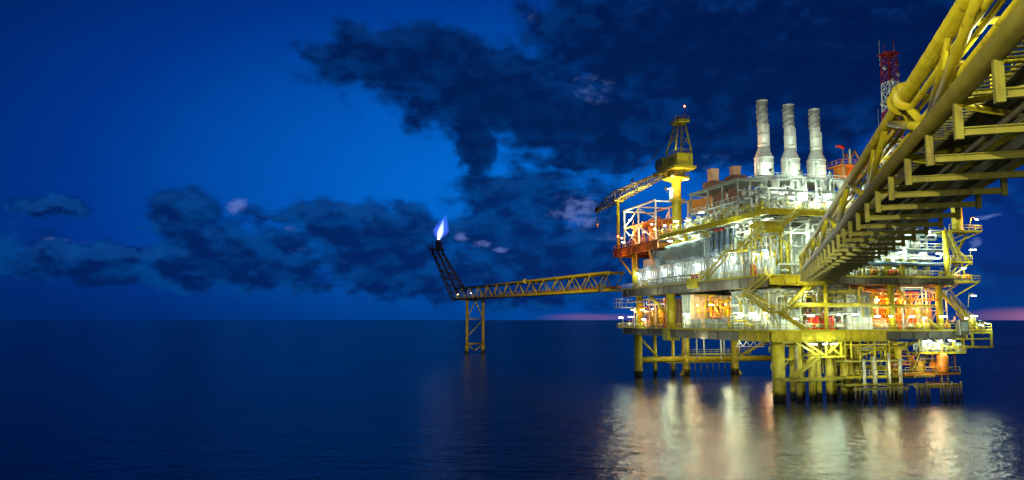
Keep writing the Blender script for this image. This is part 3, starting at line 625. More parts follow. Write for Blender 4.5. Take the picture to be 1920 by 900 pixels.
    def tray(s, u0, u1, d, z, m, noun):
        def fn(lab, grp, kind, cat):
            t = thing(kind, lab, cat, s.M(u0, d, z), group=grp)
            for k in (-.3, .3): part('side_rail', MB().beam(s.M(u0, d + k, z), s.M(u1, d + k, z), .06, .16), m, t)
            mb = MB(); n = int(abs(u1 - u0) / .6)
            for i in range(n): u = u0 + (u1 - u0)*(i + .5)/n; mb.beam(s.M(u, d - .3, z), s.M(u, d + .3, z), .06, .05)
            part('rungs', mb, m, t)
            part('cables', MB().tube([s.M(u0, d - .12, z + .08), s.M(u1, d - .12, z + .08)], .06, 5).tube([s.M(u0, d + .1, z + .08), s.M(u1, d + .1, z + .08)], .07, 5), BLK, t)
        s.push('cable_tray', noun, 'cable tray', (u0 + u1)/2, fn)
    def frame(s, u0, u1, d, z0, z1, m, noun, xb=True):
        def fn(lab, grp, kind, cat):
            t = thing(kind, lab, cat, s.M(u0, d, z0), group=grp)
            for u in (u0, u1): part('post', MB().beam(s.M(u, d, z0), s.M(u, d, z1), .2, .2), m, t)
            part('top_beam', MB().beam(s.M(u0 - .3, d, z1 + .12), s.M(u1 + .3, d, z1 + .12), .22, .24), m, t)
            if xb: part('diagonal', MB().tube([s.M(u0, d, z0 + .2), s.M(u1, d, z1 - .1)], .1, 6), m, t)
            part('mid_beam', MB().beam(s.M(u0 + .11, d, (z0+z1)/2), s.M(u1 - .11, d, (z0+z1)/2), .16, .18), m, t)
        s.push('pipe_support', noun, 'frame', (u0 + u1)/2, fn)
    def fill(s, u0, u1, d0, d1, z0, z1, nv, nh, nva, nd, npu, nc, nt, nf, cols, rng):
        """cols: list of (material, colour word)"""
        rd = lambda a, b: a + (b - a)*rng.random()
        def spread(n): return [u0 + (u1 - u0)*(i + .5 + rd(-.35, .35))/n for i in range(n)]
        for u in spread(nv):
            m, w = rng.choice(cols); h = rd(.55, .98); s.vpipe(u, rd(d0, d1), z0, z0 + (z1 - z0)*h, rd(.10, .24), m, f'{w} upright pipe', rng.random() < .7)
        for u in spread(nh):
            m, w = rng.choice(cols); L = rd(.25, .5)*(u1 - u0); a = max(u0, min(u1 - L, u - L/2)); s.hpipe(a, a + L, rd(d0, d1), rd(z0 + 1.6, z1 - .7), rd(.10, .22), m, f'{w} level pipe run')
        for u in spread(nva):
            m, w = rng.choice(cols); s.valve(u, rd(d0 - .3, d0 + .5), z0, m, f'{w} valve', rng.choice((RED, BLUC, YEL)))
        for u in spread(nd):
            m, w = rng.choice(cols)
            if rng.random() < .5: s.drum(u, rd(d0 + .6, d1), z0, rd(2.2, min(4.4, z1 - z0 - 1.6)), rd(.6, .95), m, f'{w} upright tank', True)
            else: s.drum(u, rd(d0 + .6, d1), z0, rd(2.6, 4.2), rd(.55, .85), m, f'{w} lying tank')
        for u in spread(npu):
            m, w = rng.choice(cols); s.pump(u, rd(d0, d0 + .8), z0, m, f'{w} pump set')
        for u in spread(nc):
            m, w = rng.choice(cols); s.cab(u, rd(d0, d0 + .6), z0, m, f'{w} cabinet', rd(1.2, 2.0), rd(.8, 1.5))
        for i in range(nt): s.tray(u0 + rd(0, 1), u1 - rd(0, 1), rd(d0, d1), z1 - .6 - .7*i, GRY, 'grey cable tray')
        for i, u in enumerate(spread(nf)):
            m, w = rng.choice(cols); L = (u1 - u0)/max(1, nf)*.8; s.frame(u - L/2, u + L/2, rd(d0, d1), z0, z1 - rd(.2, 1.4), m, f'{w} pipe support')
G = (GRY, 'grey'); Wh = (WHT, 'white'); Ye = (YEL, 'yellow'); Or = (ORA, 'orange'); Sv = (GALV, 'silver'); Bl = (BLUC, 'blue-grey'); Rd = (RED, 'red'); Ol = (OLV, 'olive'); Cl = (CLAD, 'pale'); Pc = (PCH, 'peach'); Br = (BRN, 'brown')
rng = random.Random(5)
def bay(face, where, *a):
    b = Bay(face, where); b.fill(*a, rng); return b
B = bay('L', 'at the lower left end', 39, 61, -3.2, 1.5, 12.2, 19.3, 9, 5, 3, 3, 2, 1, 1, 2, [Or, Pc, Wh, Ye]); B.flush()
B = bay('L', 'behind the pale blue cabinets', 12.2, 27, -1.6, 2.5, 12.2, 19.3, 8, 6, 2, 3, 0, 0, 1, 2, [Or, Pc, Ye]); B.flush()
B = bay('L', 'before the lower left room', -3, 11, -3.6, -2.9, 12.2, 15.4, 4, 2, 2, 0, 2, 2, 0, 1, [G, Bl, Ye, Wh]); B.flush()
B = bay('L', 'above the louvred box', 20, 36, -2.6, 1.2, 30.4, 32.4, 6, 3, 0, 0, 1, 2, 1, 2, [Wh, G, Ye]); B.flush()
B = bay('L', 'above the pale wall near the canopy', -5, 8.5, -3.2, 1.8, 28.0, 32.3, 9, 4, 2, 1, 0, 2, 1, 2, [Wh, Cl, Ye, G]); B.flush()
B = bay('R', 'around the red engines', .5, 13.4, -3.2, -.4, 12.2, 16, 6, 3, 3, 0, 1, 2, 0, 1, [Ye, G, Wh]); B.flush()
B = bay('R', 'high above the red engines', .5, 18, -2.8, 1.5, 16.8, 20.2, 8, 5, 0, 0, 0, 0, 2, 2, [Ye, Ol, G]); B.flush()
B = bay('R', 'in the orange lit lower right bay', 17.4, 33.5, -3.2, 1.8, 12.2, 20.1, 16, 8, 5, 4, 3, 1, 2, 3, [Or, Pc, Ye, Or, Wh]); B.flush()
B = bay('R', 'on the right main deck', 5, 33, -3.4, .6, 21.7, 26.3, 16, 6, 6, 3, 2, 3, 1, 3, [Wh, Cl, Ye, G, Ye]); B.flush()
B = bay('R', 'above the right mezzanine', 8, 36, -2.0, 3.2, 26.8, 31.2, 16, 8, 2, 4, 0, 1, 2, 4, [Wh, Sv, Cl, G, Bl]); B.flush()
B = bay('R', 'hanging below the lower deck', 12, 25.4, -3.2, 1, 7.1, 10.3, 9, 6, 0, 0, 0, 1, 1, 2, [Ye, Ol, G, Ye]); B.flush()
B = bay('R', 'on the small hanging deck', 25.8, 35.2, -3.8, -.5, 8.2, 10.4, 7, 3, 3, 1, 1, 3, 0, 1, [Wh, Cl, Sv]); B.flush()
B = bay('R', 'on the far right overhang', 34.5, 41, -3.4, 1, 12.2, 14.2, 3, 1, 2, 0, 1, 1, 0, 0, [Or, Wh, Ye]); B.flush()
B = bay('L', 'inside the brown roof module', 9, 30.5, -2.5, 3.0, 32.7, 36.2, 10, 4, 1, 4, 0, 3, 1, 4, [Wh, Cl, Sv, Ye]); B.flush()
B = bay('R', 'on the front roof deck', -4, 25, -4.5, 6, 32.7, 37.5, 14, 6, 3, 5, 2, 4, 1, 5, [Wh, Cl, Sv, G]); B.flush()
B = bay('R', 'around the foot of the stacks', 3, 27, 9, 14, 34, 42.5, 14, 6, 0, 4, 0, 2, 1, 6, [Wh, Cl, Sv]); B.flush()
B = bay('L', 'inside the white rear tower', 40, 61, -2.5, 5, 31.9, 38.5, 9, 5, 2, 4, 0, 2, 1, 3, [Or, Pc, Wh, Or]); B.flush()

B = bay('L', 'on the wall beside the bridge landing', -5.5, 9, -3.1, -2.5, 24.2, 30.5, 12, 6, 0, 0, 0, 0, 2, 2, [G, Cl, Bl, Wh, Ye]); B.flush()
B = bay('R', 'behind the bridge landing', -3, 9, -3.2, 1.5, 21.7, 31.5, 12, 8, 2, 1, 1, 2, 3, 3, [G, Cl, Ye, Wh, Bl]); B.flush()
B = bay('L', 'along the long pale wall', 19, 56, -3.4, -2.7, 21.7, 24.6, 8, 3, 2, 0, 2, 4, 0, 0, [Wh, G, Ye, Bl]); B.flush()
B = bay('R', 'among the corner braces', -3, 8, -3.4, -.5, 14, 19.8, 8, 5, 0, 0, 0, 0, 1, 3, [Ye, Ol, Wh, G]); B.flush()
B = bay('R', 'under the lower deck beside the conductors', 0, 24, -2, 5, 4.5, 10.2, 12, 6, 0, 1, 0, 0, 1, 5, [Ye, Ye, Ol, G]); B.flush()
B = bay('R', 'behind the boat landing', 22, 34, -3, 1, 4.7, 8, 6, 3, 2, 1, 0, 1, 0, 2, [Ol, Or, G, Ye]); B.flush()
B = bay('L', 'under the left roof edge by the blue ducts', 8, 20, -1.8, 1, 28, 32.3, 8, 4, 0, 1, 0, 1, 1, 1, [Wh, Cl, Ye, G]); B.flush()
B = bay('L', 'on the roof rail above the left staircase', -4, 14, -4.2, -1, 32.7, 36.5, 8, 4, 1, 2, 1, 2, 0, 3, [Wh, Cl, G, Ye]); B.flush()
box_module('pale_roof_box', 'added white box catching lamp light behind the foot of the stacks', 6, 28, 24, 35, 32.72, 41.5, WHT)  # white box put in to catch light behind the stack base
box_module('pale_roof_box', 'small pale house on the front roof deck beside the left rail', -1.5, 4, 1, 8, 32.72, 36.4, WHT)
for x, e, c in (((4, 6, 36.2), 500, CW), ((12, 8.5, 36), 600, CW), ((20, 8.5, 36), 600, CW), ((10, 17, 44.4), 350, CW), ((17, 15.5, 44), 350, CW), ((24, 15.5, 44), 350, CW), ((3, -5.4, 28), 350, CW), ((0, -9, 8.4), 130, CY), ((16, 46, 7.5), 500, CY), ((30, 50, 7.5), 500, (1, .7, .3)), ((6, 56, 6.5), 300, CY), ((12, -9, 9), 120, CY), ((24, -9, 9), 140, CW), ((34, -8, 12), 160, CY), ((-8, 10, 9.6), 90, CW), ((-8, 30, 9.6), 90, CW), ((-8, 50, 9.6), 90, CW), ((-9, 10, 19), 200, CW), ((-9, 30, 19), 200, CW), ((-9, 50, 19), 200, CW), ((-4.6, 3, 31), 250, CY), ((1.5, -5.8, 25.4), 300, CW), ((13, -6.5, 6.4), 190, CY), ((26, -8, 5.8), 110, (1, .8, .4)), ((4, -6, 6.5), 90, CY)): light('P', x, e, c)  # added fill lights, no fixtures, for roof clutter and girder faces

# red fire engines behind the front rail
for i, p in enumerate((5.1, 8.1)):
    t = thing('fire_pump', ('left' if i == 0 else 'right') + ' red fire pump engine behind the front rail', 'pump', (p, -2.6, 12.2), group='red fire pump engines')
    part('skid', MB().box((p - 1.3, -3.3, 12.2), (p + 1.3, -1.9, 12.6)), RED, t); part('engine_block', MB().box((p - 1.0, -3.1, 12.7), (p + .5, -2.0, 14.0)), RED, t)
    part('radiator', MB().box((p + .65, -3.2, 12.7), (p + 1.05, -1.9, 14.7)), RED, t); part('exhaust', MB().tube([(p - .4, -2.5, 14.0), (p - .4, -2.5, 15.0), (p - .9, -2.5, 15.2)], .16, 8), RED, t)
    part('air_filter', MB().tube([(p - .2, -2.9, 14.25), (p + .5, -2.9, 14.25)], .28, 10), RED, t)
# red safety boxes, life raft drums
for i, (p, q, z, lab) in enumerate(((-3.4, 23.5, 21.9, 'wide red fire hose box on the walkway before the pale left wall'), (-3.3, 1.6, 21.9, 'upright red fire hose box near the bridge landing'))):
    t = thing('hose_box', lab, 'hose box', (p, q, z)); w = 1.5 if i == 0 else .5; h = 1.2 if i == 0 else 1.7
    part('body', MB().box((p - .3, q - w, z), (p + .3, q + w, z + h)), RED, t); part('lid', MB().box((p - .36, q - w - .06, z + h + .01), (p + .36, q + w + .06, z + h + .1)), RED, t); part('handle', MB().cb((p - .34, q, z + h*.6), (.05, .3, .06)), GRY, t)
for i, (p, q, z, lab) in enumerate(((35.2, -3, 21.2, 'orange life raft drum on the right landing beside the stair'), (37.6, -3, 21.2, 'dark orange life raft drum at the outer end of the right landing'), (17.4, -3.6, 21.8, 'orange drum behind the front rail of the main deck'), (21.4, -3.6, 21.8, 'red drum behind the front rail of the main deck'))):
    m = ORA if i != 3 else RED; t = thing('life_raft', lab, 'life raft', (p, q, z)); part('canister', MB().lathe((p - .8, q, z + .75), [(.2, 0), (.5, .08), (.55, .3), (.55, 1.3), (.5, 1.52), (.2, 1.6)], 14, 'x'), m, t)
    part('strap', MB().tube([(p - .35, q, z + .75), (p - .27, q, z + .75)], .57, 14).tube([(p + .27, q, z + .75), (p + .35, q, z + .75)], .57, 14), BLK, t)
    for s in (-.4, .4): part('cradle', MB().cb((p + s, q, z + .12), (.14, .9, .24)), GRY, t)

B = bay('L', 'on the lower left room wall', -1, 11, -2.75, -2.5, 15, 19.0, 8, 5, 0, 0, 0, 0, 1, 0, [G, Bl, Ye, Wh]); B.flush()
B = bay('R', 'on the white corrugated room', 13.4, 18, -2.4, -2.0, 14.5, 19.0, 5, 3, 0, 0, 0, 0, 1, 0, [G, Bl, Ye]); B.flush()
B = bay('R', 'deep inside the orange lit bay', 17, 33, 2.5, 6.5, 12.2, 20, 14, 8, 0, 3, 0, 0, 2, 3, [Or, Pc, Or, Ye, G]); B.flush()
B = bay('R', 'under the front edge of the roof deck', -3, 24, -4.4, -1, 27, 32.2, 10, 7, 0, 0, 0, 0, 2, 3, [Wh, Cl, Ye, G]); B.flush()
# large U pipe and struts on the right main deck
t = thing('loop_pipe', 'large pale looped pipe with a dark blue leg on the right main deck', 'pipe', (24, -3.2, 24)); part('pipe', MB().tube([(18.5, -3.4, 24.4), (18.5, -3.4, 27.6), (18.8, -3.4, 28.1), (19.4, -3.4, 28.3), (23.2, -3.4, 28.3), (23.9, -3.4, 28.1), (24.2, -3.4, 27.5), (24.2, -3.4, 24.2)], .36, 12), GALV, t)
part('leg_sleeve', MB().tube([(24.35, -3.3, 24.2), (24.35, -3.3, 27)], .4, 12), DUCT, t)
part('header', MB().tube([(14, -3.7, 24.1), (32, -3.7, 24.1)], .28, 10), DUCT, t)

# ------------------------------------------------------------------ roof modules left of the stacks
t = thing('roof_module', 'two-tier brown and orange panelled module on the left roof deck', 'module', (2, 24, 32.7))
f = MB()
for q in (10, 16, 22, 29.5):
    f.beam((-1, q, 32.7), (-1, q, 40.6), .28, .28); f.beam((5, q, 32.7), (5, q, 40.6), .28, .28)
for z in (36.4, 40.6): f.beam((-1, 9.8, z), (-1, 29.7, z), .24, .3); f.beam((-1, 9.8, z - .02), (5, 9.8, z - .02), .24, .26); f.beam((-1, 29.7, z - .02), (5, 29.7, z - .02), .24, .26)
part('frame', f, GRY, t)
part('roof', MB().box((-1.4, 9.4, 40.85), (5.4, 30.1, 41.0)), GRY, t)
for q0, q1, m in ((22.6, 29, ORA), (16.6, 21.6, BRN), (10.6, 15.4, BRN)): part('panel', MB().corr((0, q1, 0), (0, q0, 0), 37, 39.6, .8), m, t)
part('end_hood', MB().box((-.8, 29.8, 37), (4, 31, 40)), ORA, t)
part('lower_wall', MB().corr((1.2, 28.8, 0), (1.2, 10.4, 0), 32.9, 36.1, 1.0), CLAD, t)
part('handrail', MB().rail([(-1.1, 29.4, 36.55), (-1.1, 10.2, 36.55)], 1.0), WHT, t)
for nm, lab, q, w, z0, z1, dz in (('vent_duct', 'taller peach vent duct rising from the brown hood on the left roof', 25, 1.9, 43.0, 45.6, 2.0), ('vent_duct', 'shorter peach vent duct beside the tall stacks', 16, 1.6, 42.6, 44.4, 1.5)):
    u = thing(nm, lab, 'vent', (2, q, 41), group='peach vent ducts'); part('duct', MB().box((1.2, q - w/2, z0), (2.8, q + w/2, z1)), PCH, u)
    part('hood', MB().box((.6, q - w, 41.02), (3.6, q + w*1.1, z0)), BRN, u); part('coping', MB().box((1.1, q - w/2 - .1, z1), (2.9, q + w/2 + .1, z1 + .12)), PCH, u)
# white supports and boxes beneath the stacks
t = thing('stack_base', 'white steel trestle carrying the three tall exhaust stacks', 'trestle', (17, 18, 32.7))
for p in (8, 14, 20, 26.5): 
    for q in (14.5, 22.5): part('post', MB().beam((p, q, 32.7), (p, q, 41.8), .4, .4), WHT, t)
for p in (8, 14, 20): part('diagonal', MB().tube([(p, 14.5, 34), (p + 6, 14.5, 41.4)], .18, 8).tube([(p + 6, 14.5, 34), (p, 14.5, 41.4)], .18, 8), WHT, t)
part('floor', MB().box((7, 14, 41.8), (27.5, 23, 42.1)), WHT, t); part('handrail', MB().rail([(7, 23, 42.1), (7, 14, 42.1), (27.5, 14, 42.1)], 1.2), WHT, t)
for i, p in enumerate((9.2, 14.4, 19.8, 24.4)):
    t = thing('silencer_box', f'{nth(i, 4)}white intake box under the tall stacks', 'box', (p, 15, 36), group='white intake boxes')
    part('body', MB().box((p - 1.6, 12.6, 36.2), (p + 1.6, 14.2, 39.4 + .5*(i % 2))), WHT, t); part('flange', MB().box((p - 1.75, 12.5, 37.7), (p + 1.75, 14.25, 37.9)), GALV, t)
    part('duct', MB().tube([(p, 13.4, 39.4), (p, 13.4, 41), (p, 14.5, 42), (p, 16.5, 42.6)], .75, 14), WHT, t)
    for k in (-1.3, 1.3): part('support_leg', MB().beam((p + k, 12.9, 32.7), (p + k, 12.9, 36.2), .2, .2), WHT, t)
for i, p in enumerate((7.6, 14.3, 20.6)):
    t = thing('looped_vent', f'{nth(i, 3)}slim white goose-neck vent beside the stack silencers', 'vent pipe', (p, 17, 42.1), group='goose-neck vents')
    part('pipe', MB().tube([(p, 17, 42.1), (p, 17, 46.2), (p + .2, 17, 46.7), (p + .8, 17, 46.9), (p + 1.3, 17, 46.6), (p + 1.4, 17, 45.6)], .2, 8), WHT, t)
    part('flange', MB().lathe((p, 17, 44), [(.34, 0), (.34, .16)], 10, smooth=False), WHT, t)

# ------------------------------------------------------------------ three exhaust stacks
for i, (p, top) in enumerate(((11, 59.6), (17.2, 59.1), (23.4, 58.5))):
    q = 20.
    t = thing('exhaust_stack', ('leftmost', 'middle', 'rightmost')[i] + ' of three tall silver exhaust stacks with spiral strakes', 'exhaust stack', (p, q, 42), group='tall exhaust stacks')
    part('silencer', MB().lathe((p, q, 41.5), [(1.7, 0), (1.9, .2), (1.9, 6.0), (1.75, 6.5), (1.12, 8.0), (1.12, 8.2)], 28), GALV, t)
    for z in (43.2, 44.7, 46.2, 47.4): part('silencer_band', MB().lathe((p, q, z), [(1.91, 0), (2.0, .04), (2.0, .2), (1.91, .24)], 28), GALV, t)
    part('shaft', MB().lathe((p, q, 49.6), [(1.08, 0), (1.08, top - 49.6), (.95, top - 49.6), (.95, top - 50.4)], 26), GALV, t)
    for z in (50.2, 52.3, 54.4, 56.6): part('shaft_band', MB().lathe((p, q, z), [(1.09, 0), (1.2, .03), (1.2, .16), (1.09, .19)], 26), GALV, t)
    for k in range(3):                      # helical strakes round the upper third
        pts = []
        for j in range(33):
            a = 2*math.pi*(k/3 + j/32*1.25); pts.append((p + 1.14*math.cos(a), q + 1.14*math.sin(a), 54.6 + (top - 54.9)*j/32))
        part('strake', MB().tube(pts, .14, 5), GRY, t)
    part('rain_cap', MB().lathe((p, q, top), [(1.09, -.1), (1.2, 0), (1.2, .18), (1.09, .22)], 26), GALV, t)
    mb = MB(); mb.tube([(p + .9, q - .9, 42), (p + .9, q - .9, top - 5)], .06, 5); mb.tube([(p + .5, q - 1.2, 50), (p + .5, q - 1.2, top - 5)], .05, 5); part('sampling_line', mb, WHT, t)

# ------------------------------------------------------------------ left pedestal crane
t = thing('pedestal_crane', 'yellow pedestal crane with lowered lattice boom at the left of the roof', 'crane', (0, 38.5, 31))
P0 = (0, 38.5)
part('pedestal', MB().lathe((*P0, 30), [(1.25, 0), (1.25, 2.2), (1.08, 2.6), (1.08, 15.2), (1.6, 16), (1.6, 16.6)], 22), YEL, t)
part('ring_platform', MB().lathe((*P0, 45.3), [(1.1, 0), (2.9, .5), (3.1, .55), (3.1, .75), (1.1, .8)], 22), YEL, t)
rg = [(P0[0] + 3*math.cos(a*math.pi/8), P0[1] + 3*math.sin(a*math.pi/8), 46.05) for a in range(17)]
part('ring_handrail', MB().rail(rg, 1.1, 1.2), YEL, t)
part('slew_ring', MB().lathe((*P0, 46.6), [(1.7, 0), (1.9, .1), (1.9, .9), (1.7, 1)], 22), DGR, t)
part('turntable', MB().box((-2.6, 33.5, 47.6), (2.6, 43.2, 48.2)), YEL, t)
h = part('machinery_house', MB().box((-1.9, 33.8, 48.2), (1.9, 39.2, 51.0)), YEL, t); part('louvre', MB().box((-1.96, 35, 48.8), (-1.91, 38.4, 50.4)), OLV, h); part('roof_rail', MB().rail([(-1.8, 39.0, 51.0), (-1.8, 34, 51.0), (1.8, 34, 51.0)], 1), YEL, h)
cb_ = part('operator_cab', MB().box((-2.5, 40.2, 48.2), (-.6, 43.0, 51.2)), OLV, t); part('window', MB().box((-2.56, 40.5, 49.3), (-2.51, 42.7, 50.9)), DUCT, cb_)
for s in (-1, 1):
    part('frame_leg', MB().tube([(s*1.9, 39.6, 51.4), (s*.8, 36.6, 58.2)], .2, 8), YEL, t); part('frame_leg', MB().tube([(s*1.9, 34.4, 51.6), (s*.8, 35, 58.2)], .2, 8), YEL, t)
    part('frame_brace', MB().tube([(s*1.5, 38.6, 53.5), (s*1.5, 34.7, 55.2)], .1, 6).tube([(s*1.5, 34.6, 53.4), (s*1.2, 37.6, 55.8)], .1, 6).tube([(s*1.15, 37.4, 56), (s*1.0, 34.9, 57)], .09, 6), YEL, t)
part('frame_head', MB().box((-1.4, 33.8, 58.2), (1.4, 37.8, 58.8)), YEL, t); part('head_rail', MB().rail([(-1.3, 37.6, 58.8), (-1.3, 34, 58.8), (1.3, 34, 58.8)], .9, 1.2), YEL, t)
part('sheave', MB().tube([(-.5, 36.4, 59.3), (.5, 36.4, 59.3)], .55, 12), DGR, t)
part('aerial', MB().tube([(.4, 34.2, 58.8), (.4, 34.2, 62.6)], .07, 5), RED, t); part('beacon', MB().lathe((.4, 34.2, 61.6), [(.12, 0), (.2, .1), (.2, .3), (.1, .4)], 8), ERED, t)
part('winch', MB().tube([(-1.8, 44.6, 50.2), (1.4, 44.6, 50.2)], 1.25, 16), DGR, t); part('winch_frame', MB().box((-2.2, 43.2, 47.8), (1.8, 46, 48.6)), DGR, t)
# boom
b0, b1, b2 = Vector((-1.4, 41.5, 47.7)), Vector((-3.6, 66, 46.0)), Vector((-4.6, 78.5, 44.2))
def boom_seg(a, b, h0, h1, w0, w1, n, m, rr=.12):
    lat = Vector((1, 0, 0)); mbc = MB(); mbl = MB(); prev = None
    for i in range(n + 1):
        f_ = i/n; c = a.lerp(b, f_); hh = (h0 + (h1 - h0)*f_)/2; w = (w0 + (w1 - w0)*f_)/2
        cur = [c + lat*(sx*w) + UP*(sz*hh) for sx, sz in ((-1, -1), (1, -1), (1, 1), (-1, 1))]
        if prev:
            for k in range(4):
                mbc.tube([prev[k], cur[k]], rr, 6); j = (k + 1) % 4
                if i % 2: mbl.tube([prev[k], cur[j]], rr*.55, 5)
                else: mbl.tube([prev[j], cur[k]], rr*.55, 5)
                mbl.tube([cur[k], cur[j]], rr*.5, 5)
        prev = cur
    return mbc, mbl
for a, b, h0, h1, n, m in ((b0, b1, 1.1, 2.5, 13, YEL), (b1, b2, 2.5, .8, 7, OLV)):
    c_, l_ = boom_seg(a, b, h0, h1, h0, h1, n, m); bo = part('boom', c_, m, t); part('boom_lacing', l_, m, bo)
part('boom_head', MB().tube([(-5.0, 78.4, 44.1), (-4.2, 78.4, 44.1)], .7, 12), DGR, t)
part('boom_walkway', MB().beam(b0 + Vector((0, 1, .5)), b1 + UP*1.0, .6, .06), GRT, t)
part('hoist_rope', MB().tube([(-4.6, 78.6, 44), (-4.6, 78.6, 40.5)], .05, 4).tube([(-4.3, 78.6, 44), (-4.3, 78.6, 40.5)], .05, 4), BLK, t)
hk = part('hook_block', MB().cb((-4.45, 78.6, 40), (.5, .5, 1.0)), ORA, t); part('hook', MB().tube([(-4.45, 78.6, 39.5), (-4.45, 78.6, 39.1), (-4.2, 78.6, 38.8), (-4.0, 78.6, 39.1)], .08, 6), DGR, hk)
part('luffing_rope', MB().tube([(0, 36.4, 59.3), (-1, 47, 53.6), (-2.4, 58.5, 49.4)], .06, 4).tube([(.4, 36.4, 59.3), (-.7, 47, 53.4), (-2.1, 58.5, 49.2)], .06, 4), BLK, t)
part('floating_sheave', MB().lathe((-2.3, 58.8, 49), [(.15, -.4), (.4, -.2), (.4, .2), (.15, .4)], 10), DGR, t)
part('small_landing', MB().lathe((*P0, 40.9), [(1.1, 0), (1.9, .1), (1.9, .22), (1.1, .24)], 16), YEL, t); part('sign_plate', MB().box((-1.3, 37.6, 41.4), (-1.1, 39.4, 43.2)), WHT, t)
lamp('wall', 'o', 'L', -2.2, 35.8, 46.0, 'orange lamp glowing under the crane cab', None, 700); lamp('wall', 'o', 'R', .5, 34.8, 45.2, 'second orange lamp on the crane ring platform', None, 250); lamp('wall', 'w', 'L', -1.6, 38.5, 43.6, 'white strip lamp on the crane pedestal', None, 260)
t = thing('boom_rest', 'tall slim yellow post carrying the crane boom at the rear left', 'post', (-3.8, 64.8, 30.5))
part('post', MB().tube([(-3.8, 64.8, 30), (-3.8, 64.8, 44.4)], .42, 12), YEL, t); part('cradle', MB().box((-5.0, 64, 44.4), (-2.4, 65.6, 44.8)).box((-5.0, 64.2, 44.8), (-4.8, 65.4, 45.8)).box((-2.6, 64.2, 44.8), (-2.4, 65.4, 45.8)), YEL, t)
part('foot', MB().lathe((-3.8, 64.8, 31.9), [(.9, 0), (.9, .15), (.5, .6)], 14), ORA, t)

# white lattice tower on the rear deck
t = thing('lattice_tower', 'white open steel frame standing on the orange rear deck', 'frame', (1, 52, 31.9))
qa, qb, qc = 61, 52, 42; pf, pr = -3.6, 4.5
for q in (qa, qb, qc):
    part('post', MB().beam((pf, q, 31.9), (pf, q, 41.2), .3, .3), WHT, t); part('post', MB().beam((pr, q, 31.9), (pr, q, 41.2), .3, .3), WHT, t)
    part('cross_beam', MB().beam((pf, q, 41.3), (pr, q, 41.3), .28, .32), WHT, t)
part('roof_beam', MB().beam((pf - .2, qa + .2, 41.5), (pf - .2, qc - .2, 41.5), .3, .36), WHT, t); part('roof_beam', MB().beam((pr, qa + .2, 41.5), (pr, qc - .2, 41.5), .3, .36), YEL, t); part('mid_beam', MB().beam((pf, qa, 37), (pf, qc, 37), .26, .3), ORA, t)
for a, b in (((pf, qa, 37.2), (pf, qb, 41)), ((pf, qb, 41), (pf, qc, 37.3)), ((pf, qa, 36.8), (pf, qb, 32)), ((pf, qb, 36.8), (pf, qa, 32)), ((pf, qb, 36.6), (pf, qc, 32.2)), ((pr, qa, 32), (pr, qb, 41))): part('diagonal', MB().tube([a, b], .13, 6), WHT, t)
part('mid_floor', MB().box((pf + .3, qc + .4, 37.16), (pr, qa - .4, 37.3)), ORA, t)

# ------------------------------------------------------------------ second crane, column crane, mast, aerials
t = thing('far_crane', 'orange crane gantry behind the third stack, half hidden by the bridge', 'crane', (31, 20, 31))
part('pedestal', MB().tube([(31, 20, 31), (31, 20, 44)], .9, 14), ORA, t); part('house', MB().box((29, 18.6, 44), (34, 22, 46.4)), ORA, t)
for s in (18.8, 21.6): part('frame_leg', MB().tube([(30, s, 46.4), (32, s, 50)], .2, 6).tube([(34, s, 46.4), (32, s, 50)], .2, 6), ORA, t)
part('platform', MB().box((28, 18, 46.4), (35, 22.6, 46.6)), ORA, t); part('handrail', MB().rail([(28, 22.6, 46.6), (28, 18, 46.6), (35, 18, 46.6)], 1.2), ORA, t)
part('gantry_leg', MB().tube([(28.6, 18, 38), (29.6, 18, 46)], .2, 6).tube([(30.4, 18, 38), (28.8, 18, 46)], .2, 6), ORA, t)
c_, l_ = boom_seg(Vector((33, 20, 46)), Vector((46, 14, 52)), 1.6, 1.2, 1.6, 1.2, 9, ORA); bo = part('boom', c_, ORA, t); part('boom_lacing', l_, ORA, bo)
part('exhaust_pipe', MB().tube([(30.6, 18.5, 46.6), (30.6, 18.5, 50.2)], .22, 8), WHT, t)
t = thing('wind_sock', 'small red windsock on a thin pole beside the orange crane', 'windsock', (28.2, 17.5, 42)); part('pole', MB().tube([(28.2, 17.5, 42), (28.2, 17.5, 50.4)], .09, 6), GRY, t); part('sock', MB().tube([(28.2, 17.5, 50.1), (27.2, 17.2, 50.4), (26.2, 17, 50.2)], .42, 10, .22), RED, t)
light('P', (30, 16.5, 43), 900, CO, .5)
t = thing('crane_column', 'bright yellow crane column on the top right landing', 'crane', (38, -1.2, 30.4))
part('column', MB().lathe((38, -1.2, 30.4), [(1.2, 0), (1.2, .3), (.95, .6), (.95, 6), (1.15, 6.3), (1.15, 7.6)], 20), YEL, t)
part('jib', MB().box((37.4, -1.8, 38.0), (38.6, 9, 38.9)), OLV, t); part('hoist', MB().box((37.5, 5, 37.2), (38.5, 6.4, 37.98)), ORA, t)
light('P', (39.8, -3, 32.3), 420, CO, .3)
t = thing('radio_mast', 'red and white lattice radio mast hung with dishes above the bridge', 'mast', (36, 12, 31))
mz = [30.6 + i*2.03 for i in range(20)]
